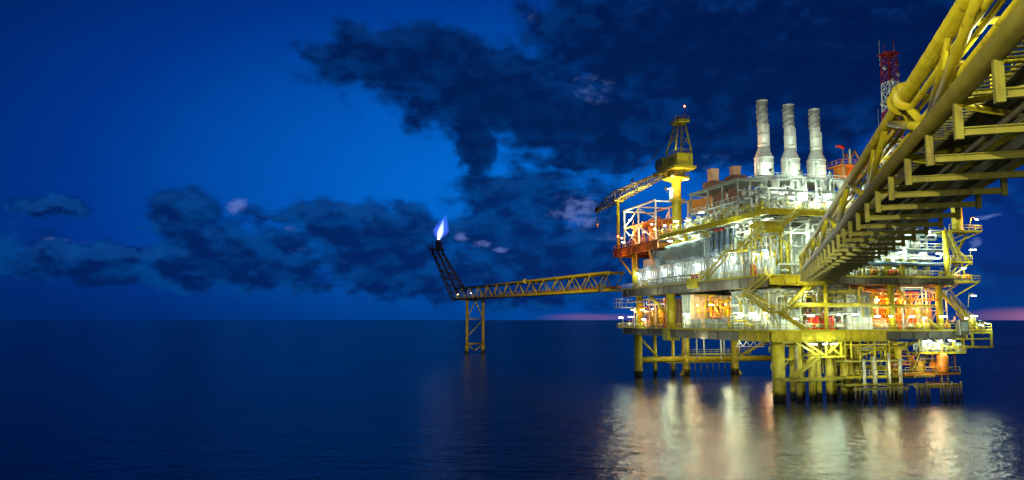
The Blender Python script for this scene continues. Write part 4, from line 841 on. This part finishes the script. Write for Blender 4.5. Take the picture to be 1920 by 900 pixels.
for i in range(19):
    z0, z1 = mz[i], mz[i+1]; m = REDT if ((18 - i) // 3) % 2 == 0 else WHT
    w0 = 1.7 - .035*i; w1 = 1.7 - .035*(i + 1); mb = MB()
    c0 = [(36 + sx*w0, 12 + sy*w0, z0) for sx, sy in ((-1,-1),(1,-1),(1,1),(-1,1))]; c1 = [(36 + sx*w1, 12 + sy*w1, z1) for sx, sy in ((-1,-1),(1,-1),(1,1),(-1,1))]
    for k in range(4):
        j = (k+1) % 4; mb.tube([c0[k], c1[k]], .13, 5); mb.tube([c0[k], c1[j]], .07, 4); mb.tube([c0[j], c1[k]], .07, 4); mb.tube([c1[k], c1[j]], .07, 4)
    part('mast_section', mb, m, t)
for i, (a, z, r) in enumerate(((200, 66, .55), (250, 63, .6), (160, 58.5, .5), (290, 60, .7), (230, 55, .6), (340, 67, .5), (300, 64.5, .45))):
    x, y = 36 + 1.7*math.cos(R(a)), 12 + 1.7*math.sin(R(a)); part('dish', MB().lathe((x, y, z), [(.1, .3), (r*.6, .2), (r, 0), (r, -.08), (.1, -.1)], 12, 'y'), WHT, t)
for i, (dx, dy) in enumerate(((-1.6, -.6), (1.4, 0), (0, -1.5), (-1.2, 1.2))): part('aerial', MB().tube([(36 + dx, 12 + dy, 67), (36 + dx, 12 + dy, 71.2 + .4*i)], .07, 5), WHT if i % 2 else REDT, t)
part('top_platform', MB().box((34.4, 10.4, 69.1), (37.6, 13.6, 69.25)), REDT, t)
part('beacon', MB().lathe((36, 12, 69.3), [(.15, 0), (.25, .15), (.25, .4), (.1, .55)], 8), ERED, t)
single('whip_aerial', MB().tube([(34.4, 14, 31), (34.4, 14, 58)], .1, 6, .05), GALV, 'thin pale whip aerial left of the red and white mast', 'aerial', (34.4, 14, 31))
t = thing('obstruction_light', 'small red warning light on the rear deck beside the boom rest', 'lamp', (-4.6, 63, 35)); part('post', MB().tube([(-4.6, 63, 31.9), (-4.6, 63, 35)], .06, 5), YEL, t); part('lens', MB().lathe((-4.6, 63, 35), [(.1, 0), (.24, .1), (.24, .4), (.1, .5)], 8), ERED, t)

# ------------------------------------------------------------------ flare bridge, flare boom, flame
def truss_bridge(name, label, a, b, w, h, n, m, rad, fr='W'):
    a, b = Vector(a), Vector(b); d = (b - a).normalized(); lat = d.cross(UP).normalized(); t = thing(name, label, 'bridge', tuple(a), fr)
    K = [(-1, 0), (1, 0), (1, 1), (-1, 1)]
    pt = lambda f_, k: a + (b - a)*f_ + lat*(k[0]*w/2) + UP*(k[1]*h)
    for k in K: part('chord', MB().tube([pt(0, k), pt(1, k)], rad, 10), m, t)
    for i in range(n):
        f0, f1, fm = i/n, (i+1)/n, (i+.5)/n
        for s in (-1, 1):
            part('diagonal', MB().tube([pt(f0, (s, 1)), pt(fm, (s, 0))], rad*.5, 7), m, t); part('diagonal', MB().tube([pt(fm, (s, 0)), pt(f1, (s, 1))], rad*.5, 7), m, t)
        part('cross_beam', MB().tube([pt(f0, (-1, 0)), pt(f0, (1, 0))], rad*.5, 6).tube([pt(fm, (-1, 0)), pt(fm, (1, 0))], rad*.5, 6).tube([pt(f0, (-1, 1)), pt(f0, (1, 1))], rad*.45, 6), m, t)
    return t, pt
fa, fb = (27.6, 204, 21.9), (-23, 337, 22.9)
t, pt = truss_bridge('flare_bridge', 'long yellow lattice bridge running left from the platform to the flare', fa, fb, 4.2, 4.6, 13, YEL, .36)
part('walkway', MB().beam(pt(0, (-.45, .06)), pt(1, (-.45, .06)), 1.6, .12), GRT, t)
part('floor_girder', MB().beam(pt(0, (0, -.04)), pt(1, (0, -.04)), 3.9, .35), OLV, t)
for s in (.3, .6): part('gas_pipe', MB().tube([pt(0, (s, .16)), pt(1, (s, .16))], .3, 10), ORA, t)
part('handrail', MB().rail([pt(0, (-.9, .08)), pt(1, (-.9, .08))], 1.1, 2.5), YEL, t)
cc = pt(.42, (-1, 1)); part('joint_collar', MB().lathe(cc, [(.4, -.5), (.85, -.45), (.85, -.15), (.5, -.1), (.5, .1), (.85, .15), (.85, .45), (.4, .5)], 12, 'y'), YEL, t)
cc = pt(.42, (1, 1)); part('joint_collar', MB().lathe(cc, [(.4, -.5), (.85, -.45), (.85, -.15), (.5, -.1), (.5, .1), (.85, .15), (.85, .45), (.4, .5)], 12, 'y'), YEL, t)
part('bearing_block', MB().cb(pt(.03, (-1, .12)), (1.6, 2.4, 2.2)), DGR, t)
for i, f_ in enumerate((.84, .97)):
    c = pt(f_, (-.9, .45)); t2 = thing('walkway_lamp', ('second' if i == 0 else 'last') + ' small lamp near the far end of the flare bridge walkway', 'lamp', tuple(c), 'W', 'lamps along the flare bridge'); part('housing', MB().cb(c + UP*.12, (.5, .4, .12)), GRY, t2); part('diffuser', MB().cb(c, (.34, .3, .1)), EORG if False else EWHT, t2); part('post', MB().tube([c - UP*1.9, c + UP*.06], .05, 5), YEL, t2)
pass
t = thing('flare_support', 'two-legged yellow trestle standing in the sea under the flare bridge', 'trestle', (-16, 331, 0), 'W')
l0, l1 = Vector((-19.0, 329, 0)), Vector((-12.4, 335, 0))
for l in (l0, l1):
    lg = part('leg', MB().tube([l - UP*5, l + UP*22.6], .62, 14), YELG, t); part('pile_sleeve', MB().tube([l - UP*4, l + UP*3.6], .85, 14), YELG, lg)
def lz(l, z): return l + UP*z
part('brace', MB().tube([lz(l0, 14.5), lz(l1, 14.5)], .3, 8), YEL, t); part('brace', MB().tube([lz(l0, 4), lz(l1, 4)], .35, 8), YEL, t)
for a, b in ((lz(l0, 14.5), lz((l0+l1)/2, 22)), (lz(l1, 14.5), lz((l0+l1)/2, 22)), (lz(l0, 7), lz(l1, 14)), (lz(l0, 4), lz((l0+l1)/2, 1)), (lz(l1, 4), lz((l0+l1)/2, 1))): part('brace', MB().tube([a, b], .24, 8), YEL, t)
part('cap_beam', MB().beam(lz(l0, 22.4) - Vector((2, 2, 0)), lz(l1, 22.4) + Vector((1, 1, 0)), .7, .6), OLV, t)
t = thing('flare_boom', 'dark silhouetted lattice boom leaning up at the far end of the flare bridge', 'flare boom', (-23, 337, 23), 'W')
A0 = [Vector(v) for v in ((-26.0, 335, 22.4), (-21.2, 334.5, 26.6), (-19.8, 339.5, 26.4), (-24.8, 340, 22.4))]
A1 = [Vector(v) for v in ((-35.2, 335, 44.4), (-31.2, 334.8, 44.8), (-31.0, 338.6, 44.8), (-35.0, 338.8, 44.4))]
for k in range(4): part('chord', MB().tube([A0[k], A1[k]], .26, 8), SILH, t)
lac = MB()
for i in range(7):
    for k in range(4):
        j = (k+1) % 4; lac.tube([A0[k].lerp(A1[k], i/7), A0[j].lerp(A1[j], (i+1)/7)], .14, 5); lac.tube([A0[k].lerp(A1[k], i/7), A0[j].lerp(A1[j], i/7)], .14, 5)
        if k % 2 == 0: lac.tube([A0[j].lerp(A1[j], i/7), A0[k].lerp(A1[k], (i+1)/7)], .12, 5)
part('lacing', lac, SILH, t)
part('gas_pipe', MB().tube([(-23, 337, 24), (-33, 336.8, 45), (-32.6, 336.6, 46)], .4, 10), SILH, t)
part('head_platform', MB().box((-36, 334.4, 44.4), (-29.8, 339.2, 44.8)), SILH, t); part('head_rail', MB().rail([(-29.8, 334.4, 44.8), (-36, 334.4, 44.8), (-36, 339, 44.8)], 1.4, 1.4, .09), SILH, t)
part('burner', MB().lathe((-32.2, 336.6, 44.8), [(1.0, 0), (1.25, .6), (1.25, 3.2), (.95, 3.5), (.95, 4.1)], 16), SILH, t)
part('pilot', MB().tube([(-34.5, 336, 44.8), (-34.5, 336, 48.4)], .16, 6).tube([(-30.7, 337.4, 44.8), (-30.9, 337.2, 48.6)], .16, 6), SILH, t)
part('heat_shield', MB().box((-34.9, 334.5, 42.2), (-34.7, 338.6, 44.3)), SILH, t)
t = thing('gas_flame', 'pale blue and white gas flame burning at the tip of the flare boom', 'flame', (-32.2, 336.6, 48.8), 'W')
def flame(base, prof, lean, n=18):
    mb = MB(); vs = []
    for r, h in prof:
        f_ = h/prof[-1][1]
        for j in range(n):
            a = 2*math.pi*j/n; w = 1 + .12*math.sin(3*a + h*.7) + .07*math.sin(5*a - h)
            vs.append((base[0] + lean*f_**1.3 + r*w*math.cos(a), base[1] + r*w*math.sin(a), base[2] + h))
    m = len(prof); fs = [(i*n + j, i*n + (j+1) % n, (i+1)*n + (j+1) % n, (i+1)*n + j) for i in range(m-1) for j in range(n)] + [tuple(reversed(range(n))), tuple((m-1)*n + j for j in range(n))]
    return mb.add(vs, fs, True)
part('outer_flame', flame((-32.0, 336.6, 48.6), [(.4, 0), (1.5, 1), (3.0, 2.8), (3.5, 4.4), (2.7, 6.8), (1.3, 9.4), (.1, 11.8)], 3.2), gas('blue_gas_fire', (.06, .14, 1), .17), t)
part('inner_flame', flame((-32.0, 336.6, 48.7), [(.3, 0), (.75, .9), (1.25, 2.4), (1.3, 3.8), (.95, 5.8), (.5, 7.6), (.1, 9.2)], 2.0), gas('white_gas_fire', (.60, .72, 1), .75), t)
part('flame_root', flame((-32.2, 336.6, 48.6), [(.5, 0), (.6, .5), (.45, 1.5), (.2, 2.6), (.05, 3.4)], .5), gas('warm_gas_fire', (1, .7, .55), 3.0), t)
light('W', (-31.6, 336.6, 52), 300, (.6, .7, 1), 1.5)

# ------------------------------------------------------------------ foreground connecting bridge
G_L, G_R, Y0, Y1 = 7.0, 12.3, -10., 139.5
zc, zb, zt = 22.03, 20.55, 24.65            # lower chord, hanger foot, upper chord
br = thing('connecting_bridge', 'huge yellow tubular walkway bridge reaching from the upper right to the platform', 'bridge', (9.6, 60, zb), 'G')
for x in (G_L, G_R):
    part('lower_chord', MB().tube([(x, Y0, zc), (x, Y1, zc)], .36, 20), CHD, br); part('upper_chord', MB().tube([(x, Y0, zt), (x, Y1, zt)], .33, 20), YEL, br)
ys = [25.7 + 4.93*k for k in range(-6, 24)]
for i, y in enumerate(ys):
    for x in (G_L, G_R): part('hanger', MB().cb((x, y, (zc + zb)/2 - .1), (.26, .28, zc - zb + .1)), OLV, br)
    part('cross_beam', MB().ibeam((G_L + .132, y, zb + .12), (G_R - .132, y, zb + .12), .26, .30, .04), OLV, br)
for i in range(0, len(ys) - 1):
    ya, yb = ys[i], ys[i+1]
    for x in (G_L, G_R):
        if i % 4 == 0: part('diagonal', MB().tube([(x, ya, zc), (x, min(Y1, yb + 4.93), zt)], .20, 12), YEL, br)
        elif i % 4 == 2: part('diagonal', MB().tube([(x, ya, zt), (x, min(Y1, yb + 4.93), zc)], .20, 12), YEL, br)
        elif i % 4 == 3: part('diagonal', MB().tube([(x, ya, zt), (x, yb, zc + .3)], .13, 10), YEL, br)
    part('floor_brace', MB().tube([(G_L, ya, zc - .35), (G_R, yb, zc - .35)] if i % 2 else [(G_R, ya, zc - .35), (G_L, yb, zc - .35)], .13, 8), YEL, br)
    part('top_strut', MB().tube([(G_L, yb, zt), (G_R, yb, zt)], .14, 8), YEL, br)
part('walkway_grating', MB().box((G_L + 1.2, Y0, zc - .04), (G_L + 3.2, Y1, zc + .06)), GRT, br)
part('soffit_plate', MB().box((G_L + 3.25, Y0, zc - .22), (G_R - .4, Y1, zc - .12)), GIR, br)
gr = MB()
for y in [Y0 + .5*k for k in range(int((Y1 - Y0)/.5))]: gr.beam((G_L + .35, y, zc - .05), (G_L + 1.15, y, zc - .05), .14, .05)
part('side_grating', gr, OLV, br)
for j, (x, z, r, m) in enumerate(((G_L + 1.6, zb + .55, .13, DGR), (G_L + 2.0, zb + .5, .09, GRY), (G_L + 2.4, zb + .55, .13, OLV), (G_L + 3.2, zb + .6, .2, GRY), (G_L + 3.75, zb + .55, .14, DGR), (G_L + 4.1, zb + .5, .09, GRY), (G_L + 4.5, zb + .55, .15, OLV))):
    part('pipe', MB().tube([(x, Y0, z), (x, Y1, z)], r, 10), m, br)
ct = MB()
for x in (G_L + .45, G_L + .95): ct.beam((x, Y0, zc + 1.25), (x, Y1, zc + 1.25), .05, .14)
for y in [Y0 + .45*k for k in range(int((Y1 - Y0)/.45))]: ct.beam((G_L + .45, y, zc + 1.25), (G_L + .95, y, zc + 1.25), .06, .05)
part('cable_ladder', ct, GALV, br)
for x, z, r in ((G_L + .25, zc + 2.05, .15), (G_L + .62, zc + 2.0, .11), (G_L + .3, zc + 1.0, .12)): part('service_pipe', MB().tube([(x, Y0, z), (x, Y1, z)], r, 12), YEL, br)
sup = MB()
part('cable_bundle', MB().tube([(G_L + .7, Y0, zc + 1.34), (G_L + .7, Y1, zc + 1.34)], .09, 6), BLK, br)
for x in (G_L + 1.2, G_L + 3.2): part('handrail', MB().rail([(x, Y0, zc + .06), (x, Y1, zc + .06)], 1.1, 2.4, .03), YEL, br)
for x in (G_L, G_R):                        # bolted joint in the upper chord
    y = 40.6
    part('joint_collar', MB().lathe((x, y, zt), [(.34, -.62), (.68, -.6), (.68, -.42), (.4, -.38), (.4, .38), (.68, .42), (.68, .6), (.34, .62)], 24, 'y'), YEL, br)
    for s in (-1, 1):
        part('gusset', MB().beam((x, y + s*.3, zt - .3), (x + (.9 if x == G_L else -.9), y + s*1.6, zc + .4), .12, .34), YEL, br)
part('end_portal', MB().beam((G_L, Y1, zb), (G_L, Y1, zt + .4), .5, .5).beam((G_R, Y1, zb), (G_R, Y1, zt + .4), .5, .5).beam((G_L + .2, Y1, zb), (G_R - .2, Y1, zb), .45, .5), YEL, br)
for i, (y, wch) in enumerate(((104, 'far end'), (76, 'middle'), (52, 'nearer half'), (30, 'near part'), (10, 'nearest part'))):
    t = thing('bridge_lamp', f'white lamp on the inner rail at the {wch} of the connecting bridge', 'lamp', (G_L + 1.3, y, zc + 1), 'G', 'lamps on the connecting bridge')
    part('post', MB().tube([(G_L + 1.3, y, zc), (G_L + 1.3, y, zc + 1.5)], .04, 6), YEL, t); part('housing', MB().cb((G_L + 1.1, y, zc + 1.56), (.5, .2, .08)), GRY, t); part('diffuser', MB().cb((G_L + 1.1, y, zc + 1.48), (.44, .16, .06)), EWHT, t)
    light('G', (G_L + 1.6, y, zc + 1.3), 260, CY, .15)
# unseen floodlights near the camera, added to brighten the bridge underside
flood('unseen added floodlight slung below the near end of the connecting bridge aimed along its underside', 'G', (9.2, -8, 15.0), (9.8, 84, 21.6), 13000, CY, 40, .9, -5)
flood('unseen added low floodlight on the viewing deck aimed up at the bridge soffit', 'G', (9.6, -3, 13.4), (9.6, 34, 22), 5500, CY, 64, .8, 1.0)
# unseen mast behind the camera, added to light both bridges and the platform
MX, MY = -24., -7.
fm = thing('added_floodlight_mast', 'added unseen mast of three floodlights on the neighbouring deck behind the viewer', 'floodlight', (MX, MY, 12.3), 'W')
part('deck', MB().box((-32, -26, 11.8), (14, -1.6, 12.3)), GRT, fm); part('mast', MB().tube([(MX, MY, 12.3), (MX, MY, 33)], .3, 12, .18), GALV, fm)
part('cross_arm', MB().beam((MX - 1.6, MY, 32.4), (MX + 1.6, MY, 32.4), .16, .16), GALV, fm)
for p in (-30, -12, 6): part('deck_leg', MB().tube([(p, -22, -5), (p, -22, 11.8)], .9, 14), YELG, fm); part('deck_leg', MB().tube([(p, -5, -5), (p, -5, 11.8)], .9, 14), YELG, fm)
for dx, tgt, e, col, size, bl in ((-1.3, (2, 278, 23), 1500000, (1, .80, .42), 17, .6), (0, (17, 46, 23.2), 150000, (1, .97, .50), 62, .7), (1.3, (60, 158, 31), 420000, (.92, 1, .70), 24, .6)):
    loc = Vector((MX + dx, MY + .3, 32.4)); tgt = Vector(tgt); d = (tgt - loc).normalized()
    h_ = part('lamp_housing', MB().tube([loc - d*.6, loc - d*.3, loc], .2, 14, .5), GRY, fm); part('lens', MB().tube([loc + d*.01, loc + d*.04], .46, 14), EWHT, h_)
    l = bpy.data.lights.new('flood_beam', 'SPOT'); l.energy = e; l.color = col; l.spot_size = R(size); l.spot_blend = bl; l.shadow_soft_size = .45
    o = bpy.data.objects.new('flood_beam', l); COL.objects.link(o); o.location = loc + d*.12; o.rotation_euler = d.to_track_quat('-Z', 'Y').to_euler()

# ------------------------------------------------------------------ sky, sun, camera
DARK = [(-8.1, 18.7, 7.68, 2.76, 1), (-12.8, 18.8, 2.74, 0.91, 0.8), (-1.2, 16.8, 9.5, 3.3, 1.1), (5.2, 15.1, 9.2, 3.2, 1.1), (6.0, 12.1, 5.88, 1.74, 0.9), (13.6, 20.1, 12, 5.5, 1.3), (23.1, 18.4, 11, 6.5, 1.35), (31.6, 14.8, 5.51, 4.53, 0.9), (19.0, 13.4, 8.8, 3.64, 0.9), (-2.6, 12.8, 1.53, 2.13, 1), (2.0, 8.9, 7.25, 2.59, 0.85), (-0.6, 6.9, 6.3, 2.36, 0.95), (4.0, 5.1, 10.41, 2.6, 1), (1.6, 2.7, 11.41, 2.12, 0.8), (5.2, 9.8, 1.93, 1.4, 0.6), (-23.1, 6.7, 2.29, 2.4, 1), (-21.2, 4.8, 4.75, 1.99, 1), (-19.7, 3.3, 7.06, 1.43, 1.05), (-15.6, 7.6, 3.2, 0.82, 0.8), (-11.4, 7.3, 6.65, 1.49, 1), (-9.1, 6.2, 6.7, 1.97, 1), (-10.2, 3.9, 5.21, 2.1, 0.9), (-5.5, 3.9, 7.71, 2.83, 0.8), (-31.9, 4.5, 3.6, 1.13, 0.85), (-28.6, 3.8, 5.82, 1.33, 0.9), (-30.8, 7.2, 2.2, 0.7, 0.95), (-26.2, 5.7, 0.71, 0.52, 0.7), (8.7, 6.2, 4.22, 2.81, 0.5), (32.7, 7.6, 3.2, 1.9, 0.5), (32.1, 2.9, 2.4, 1.1, 0.4), (-26, 3.2, 7, 1.0, 0.7), (-14, 2.8, 8, 1.1, 0.8), (-4, 2.6, 7, 1.2, 0.8), (-17, 5.6, 3.2, 1.6, 0.8), (9, 14, 7, 3, 0.9), (15, 13, 6, 2.4, 0.9), (-27, 4.0, 5.5, 1.2, .95), (-33.5, 3.8, 4, 1.1, .9), (-16.5, 4.2, 4.5, 1.3, .9)]
PALE = [(-19.8, 7.9, 0.92, 0.67, 1), (-3.7, 6.1, 0.63, 0.51, 1), (-2.2, 5.5, 0.87, 0.36, 0.9), (-0.8, 5.2, 0.6, 0.24, 1), (5.0, 8.0, 2.37, 1.49, 0.8), (6.0, 7.4, 1.57, 0.98, 0.6), (-16.1, 6.4, 0.74, 0.38, 0.5), (-15.5, 4.9, 0.93, 0.46, 0.5), (6.1, 16.9, 2.39, 1.51, 0.5), (1.6, 21.7, 1.63, 1.27, 0.35), (31.6, 6.5, 0.92, 0.17, 1), (31.0, 4.9, 0.46, 0.34, 1), (-30.5, 5.1, 2.42, 0.17, 0.5), (14.5, 11.4, 2.23, 1.13, 0.35), (7.5, 6.2, 1.56, 0.55, 0.5)]
PINK = [(41, 0.2, 9.5, 0.72, 1), (5.5, 0.2, 3.48, 0.31, 0.75)]
w = bpy.data.worlds.new('World'); SC.world = w; w.use_nodes = True; nt = w.node_tree; N = nt.nodes; Lk = nt.links
bg = N['Background']
def mth(op, a, b=None, c=None, clamp=False):
    n = N.new('ShaderNodeMath'); n.operation = op; n.use_clamp = clamp
    for i, x in enumerate((a, b, c)):
        if x is None: continue
        if isinstance(x, (int, float)): n.inputs[i].default_value = x
        else: Lk.new(x, n.inputs[i])
    return n.outputs[0]
def vmth(op, a, b):
    n = N.new('ShaderNodeVectorMath'); n.operation = op
    for i, x in enumerate((a, b)):
        if isinstance(x, tuple): n.inputs[i].default_value = x
        elif x is not None: Lk.new(x, n.inputs[i])
    return n
def mixc(f_, a, b):
    n = N.new('ShaderNodeMix'); n.data_type = 'RGBA'
    for k, x in (('Factor', f_), ('A', a), ('B', b)):
        if isinstance(x, (int, float)): n.inputs[k].default_value = x
        elif isinstance(x, tuple): n.inputs[k].default_value = (*x, 1)
        else: Lk.new(x, n.inputs[k])
    return n.outputs['Result']
tc = N.new('ShaderNodeTexCoord'); D = tc.outputs['Generated']
sp = N.new('ShaderNodeSeparateXYZ'); Lk.new(D, sp.inputs[0])
az = mth('MULTIPLY', mth('ARCTAN2', sp.outputs['X'], sp.outputs['Y']), 180/math.pi)
el = mth('MULTIPLY', mth('ARCSINE', mth('MINIMUM', mth('MAXIMUM', sp.outputs['Z'], -1), 1)), 180/math.pi)
cmb = N.new('ShaderNodeCombineXYZ'); Lk.new(az, cmb.inputs[0]); Lk.new(el, cmb.inputs[1])
def noise(scale, detail, rough, vec, col=False):
    n = N.new('ShaderNodeTexNoise'); n.noise_dimensions = '2D'; n.inputs['Scale'].default_value = scale; n.inputs['Detail'].default_value = detail; n.inputs['Roughness'].default_value = rough; Lk.new(vec, n.inputs['Vector'])
    return n.outputs['Color'] if col else n.outputs['Fac']
st = vmth('MULTIPLY', cmb.outputs[0], (.62, 1, 1)).outputs[0]
wv = vmth('SUBTRACT', noise(.55, 4, .6, st, True), (.5, .5, .5)).outputs[0]
warp = vmth('ADD', cmb.outputs[0], vmth('MULTIPLY', wv, (3.2, 2.2, 0)).outputs[0]).outputs[0]
warp2 = vmth('ADD', cmb.outputs[0], vmth('MULTIPLY', wv, (1.2, .8, 0)).outputs[0]).outputs[0]
def blobs(L, vec):
    tot = None
    for a, e, ra, re, s in L:
        d = vmth('MULTIPLY', vmth('SUBTRACT', vec, (a, e, 0)).outputs[0], (1/ra, 1/re, 0)).outputs[0]
        n = N.new('ShaderNodeVectorMath'); n.operation = 'LENGTH'; Lk.new(d, n.inputs[0])
        v = mth('MULTIPLY', mth('SUBTRACT', 1.4, n.outputs['Value'], clamp=True), s)
        tot = v if tot is None else mth('SMOOTH_MAX', tot, v, .25)
    return tot
fb2 = noise(.75, 4, .5, st)
def mrange(v, a, b, c=0., d=1., smooth=True):
    n = N.new('ShaderNodeMapRange'); n.interpolation_type = 'SMOOTHSTEP' if smooth else 'LINEAR'; Lk.new(v, n.inputs['Value'])
    for k, x in zip(('From Min', 'From Max', 'To Min', 'To Max'), (a, b, c, d)): n.inputs[k].default_value = x
    return n.outputs[0]
def billow(vec):
    v = N.new('ShaderNodeTexVoronoi'); v.voronoi_dimensions = '2D'; v.feature = 'F1'; v.inputs['Scale'].default_value = .55; v.inputs['Detail'].default_value = 2; v.inputs['Roughness'].default_value = .55; Lk.new(vec, v.inputs['Vector']); return v.outputs['Distance']
def cloud(up):
    vec = warp if not up else vmth('ADD', warp, (-.25 * up, up, 0)).outputs[0]
    stv = st if not up else vmth('ADD', st, (-.15 * up, up, 0)).outputs[0]
    f1 = noise(.27, 6, .55, stv); bl = blobs(DARK, vec)
    return mth('MULTIPLY_ADD', mrange(bl, .14, .42), mth('ADD', mth('MULTIPLY', mth('SUBTRACT', f1, .5), .95), mth('MULTIPLY', mth('SUBTRACT', .52, billow(stv)), .32)), bl)
dens = cloud(0); dens_up = cloud(.75)
dk = mrange(dens, .12, .60)
rim = mrange(mth('SUBTRACT', dens, dens_up), .06, .5)
# clear evening sky: brightest low in the middle, deeper to the sides and up
dd = vmth('MULTIPLY', vmth('SUBTRACT', cmb.outputs[0], (-1., 9.5, 0)).outputs[0], (1/30, 1/15, 0)).outputs[0]
ln = N.new('ShaderNodeVectorMath'); ln.operation = 'LENGTH'; Lk.new(dd, ln.inputs[0])
rp = N.new('ShaderNodeValToRGB'); Lk.new(mth('MULTIPLY', ln.outputs['Value'], .5), rp.inputs['Fac'])
els = rp.color_ramp.elements; els[0].position = 0; els[0].color = (.0, .155, .68, 1); els[1].position = 1; els[1].color = (.0003, .008, .06, 1)
for pos, c in ((.22, (.0, .10, .51)), (.48, (.0, .034, .265)), (.66, (.0002, .017, .135))): e_ = els.new(pos); e_.color = (*c, 1)
clear = rp.outputs['Color']
low = mrange(el, -1.5, 5.5, 1, 0)
clear = mixc(mth('MULTIPLY', low, .8), clear, mixc(mrange(az, -32, 0), (.0005, .018, .12), (.0, .046, .24)))
# dark clouds with slightly lighter bellies and tops
hi = mrange(el, 8, 13)
ccol = mixc(mrange(fb2, .38, .66), mixc(hi, (.0, .0145, .105), (.0, .0085, .066)), mixc(hi, (.0, .05, .235), (.0, .028, .15)))
ccol = mixc(mrange(dens, .55, 1.2, 0, .9), ccol, mixc(hi, (.0, .013, .098), (.0, .008, .060)))
ccol = mixc(mth('MULTIPLY', rim, .55), ccol, mixc(hi, (.004, .068, .30), (.002, .035, .18)))
sky = mixc(mth('MULTIPLY', dk, .95), clear, ccol)
pm = mrange(mth('MULTIPLY', blobs(PALE, warp2), mth('ADD', mth('MULTIPLY', noise(1.6, 4, .55, st), 2.4), -.35)), .25, 1.05)
sky = mixc(mth('MULTIPLY', pm, .62), sky, (.12, .19, .52))
pk = mrange(mth('ADD', blobs(PINK, vmth('ADD', cmb.outputs[0], vmth('MULTIPLY', wv, (1., .25, 0)).outputs[0]).outputs[0]), 0), .1, .95)
sky = mixc(mth('MULTIPLY', pk, mrange(az, 0, 30, .2, 1)), sky, (.46, .17, .31))
ns = N.new('ShaderNodeTexSky'); ns.sky_type = 'NISHITA'; ns.sun_disc = False; ns.sun_elevation = R(-4); ns.sun_rotation = R(55)
ad = N.new('ShaderNodeMix'); ad.data_type = 'RGBA'; ad.blend_type = 'ADD'; ad.inputs['Factor'].default_value = .01
Lk.new(sky, ad.inputs['A']); Lk.new(ns.outputs[0], ad.inputs['B'])
Lk.new(ad.outputs['Result'], bg.inputs['Color']); bg.inputs['Strength'].default_value = 1.0

sl = bpy.data.lights.new('sun', 'SUN'); sl.energy = .03; sl.angle = R(10); sl.color = (1, .72, .6)
so = bpy.data.objects.new('sun', sl); COL.objects.link(so); so.rotation_euler = (R(86), 0, R(-55 + 180)); so.location = (0, 0, 100)

cam = bpy.data.cameras.new('camera'); cam.sensor_width = 36; cam.lens = 36 * 1450 / 1920; cam.clip_end = 100000; cam.clip_start = .1
co = bpy.data.objects.new('camera', cam); COL.objects.link(co); co.location = (0, 0, HC)
co.rotation_euler = (math.pi/2 + math.atan(150/1450), 0, 0)
SC.camera = co
SC.view_settings.view_transform = 'Standard'; SC.view_settings.look = 'None'; SC.view_settings.exposure = 0; SC.view_settings.gamma = 1
SC.render.engine = 'CYCLES'; SC.cycles.use_light_tree = True
SC.cycles.sample_clamp_indirect = 4; SC.cycles.sample_clamp_direct = 0
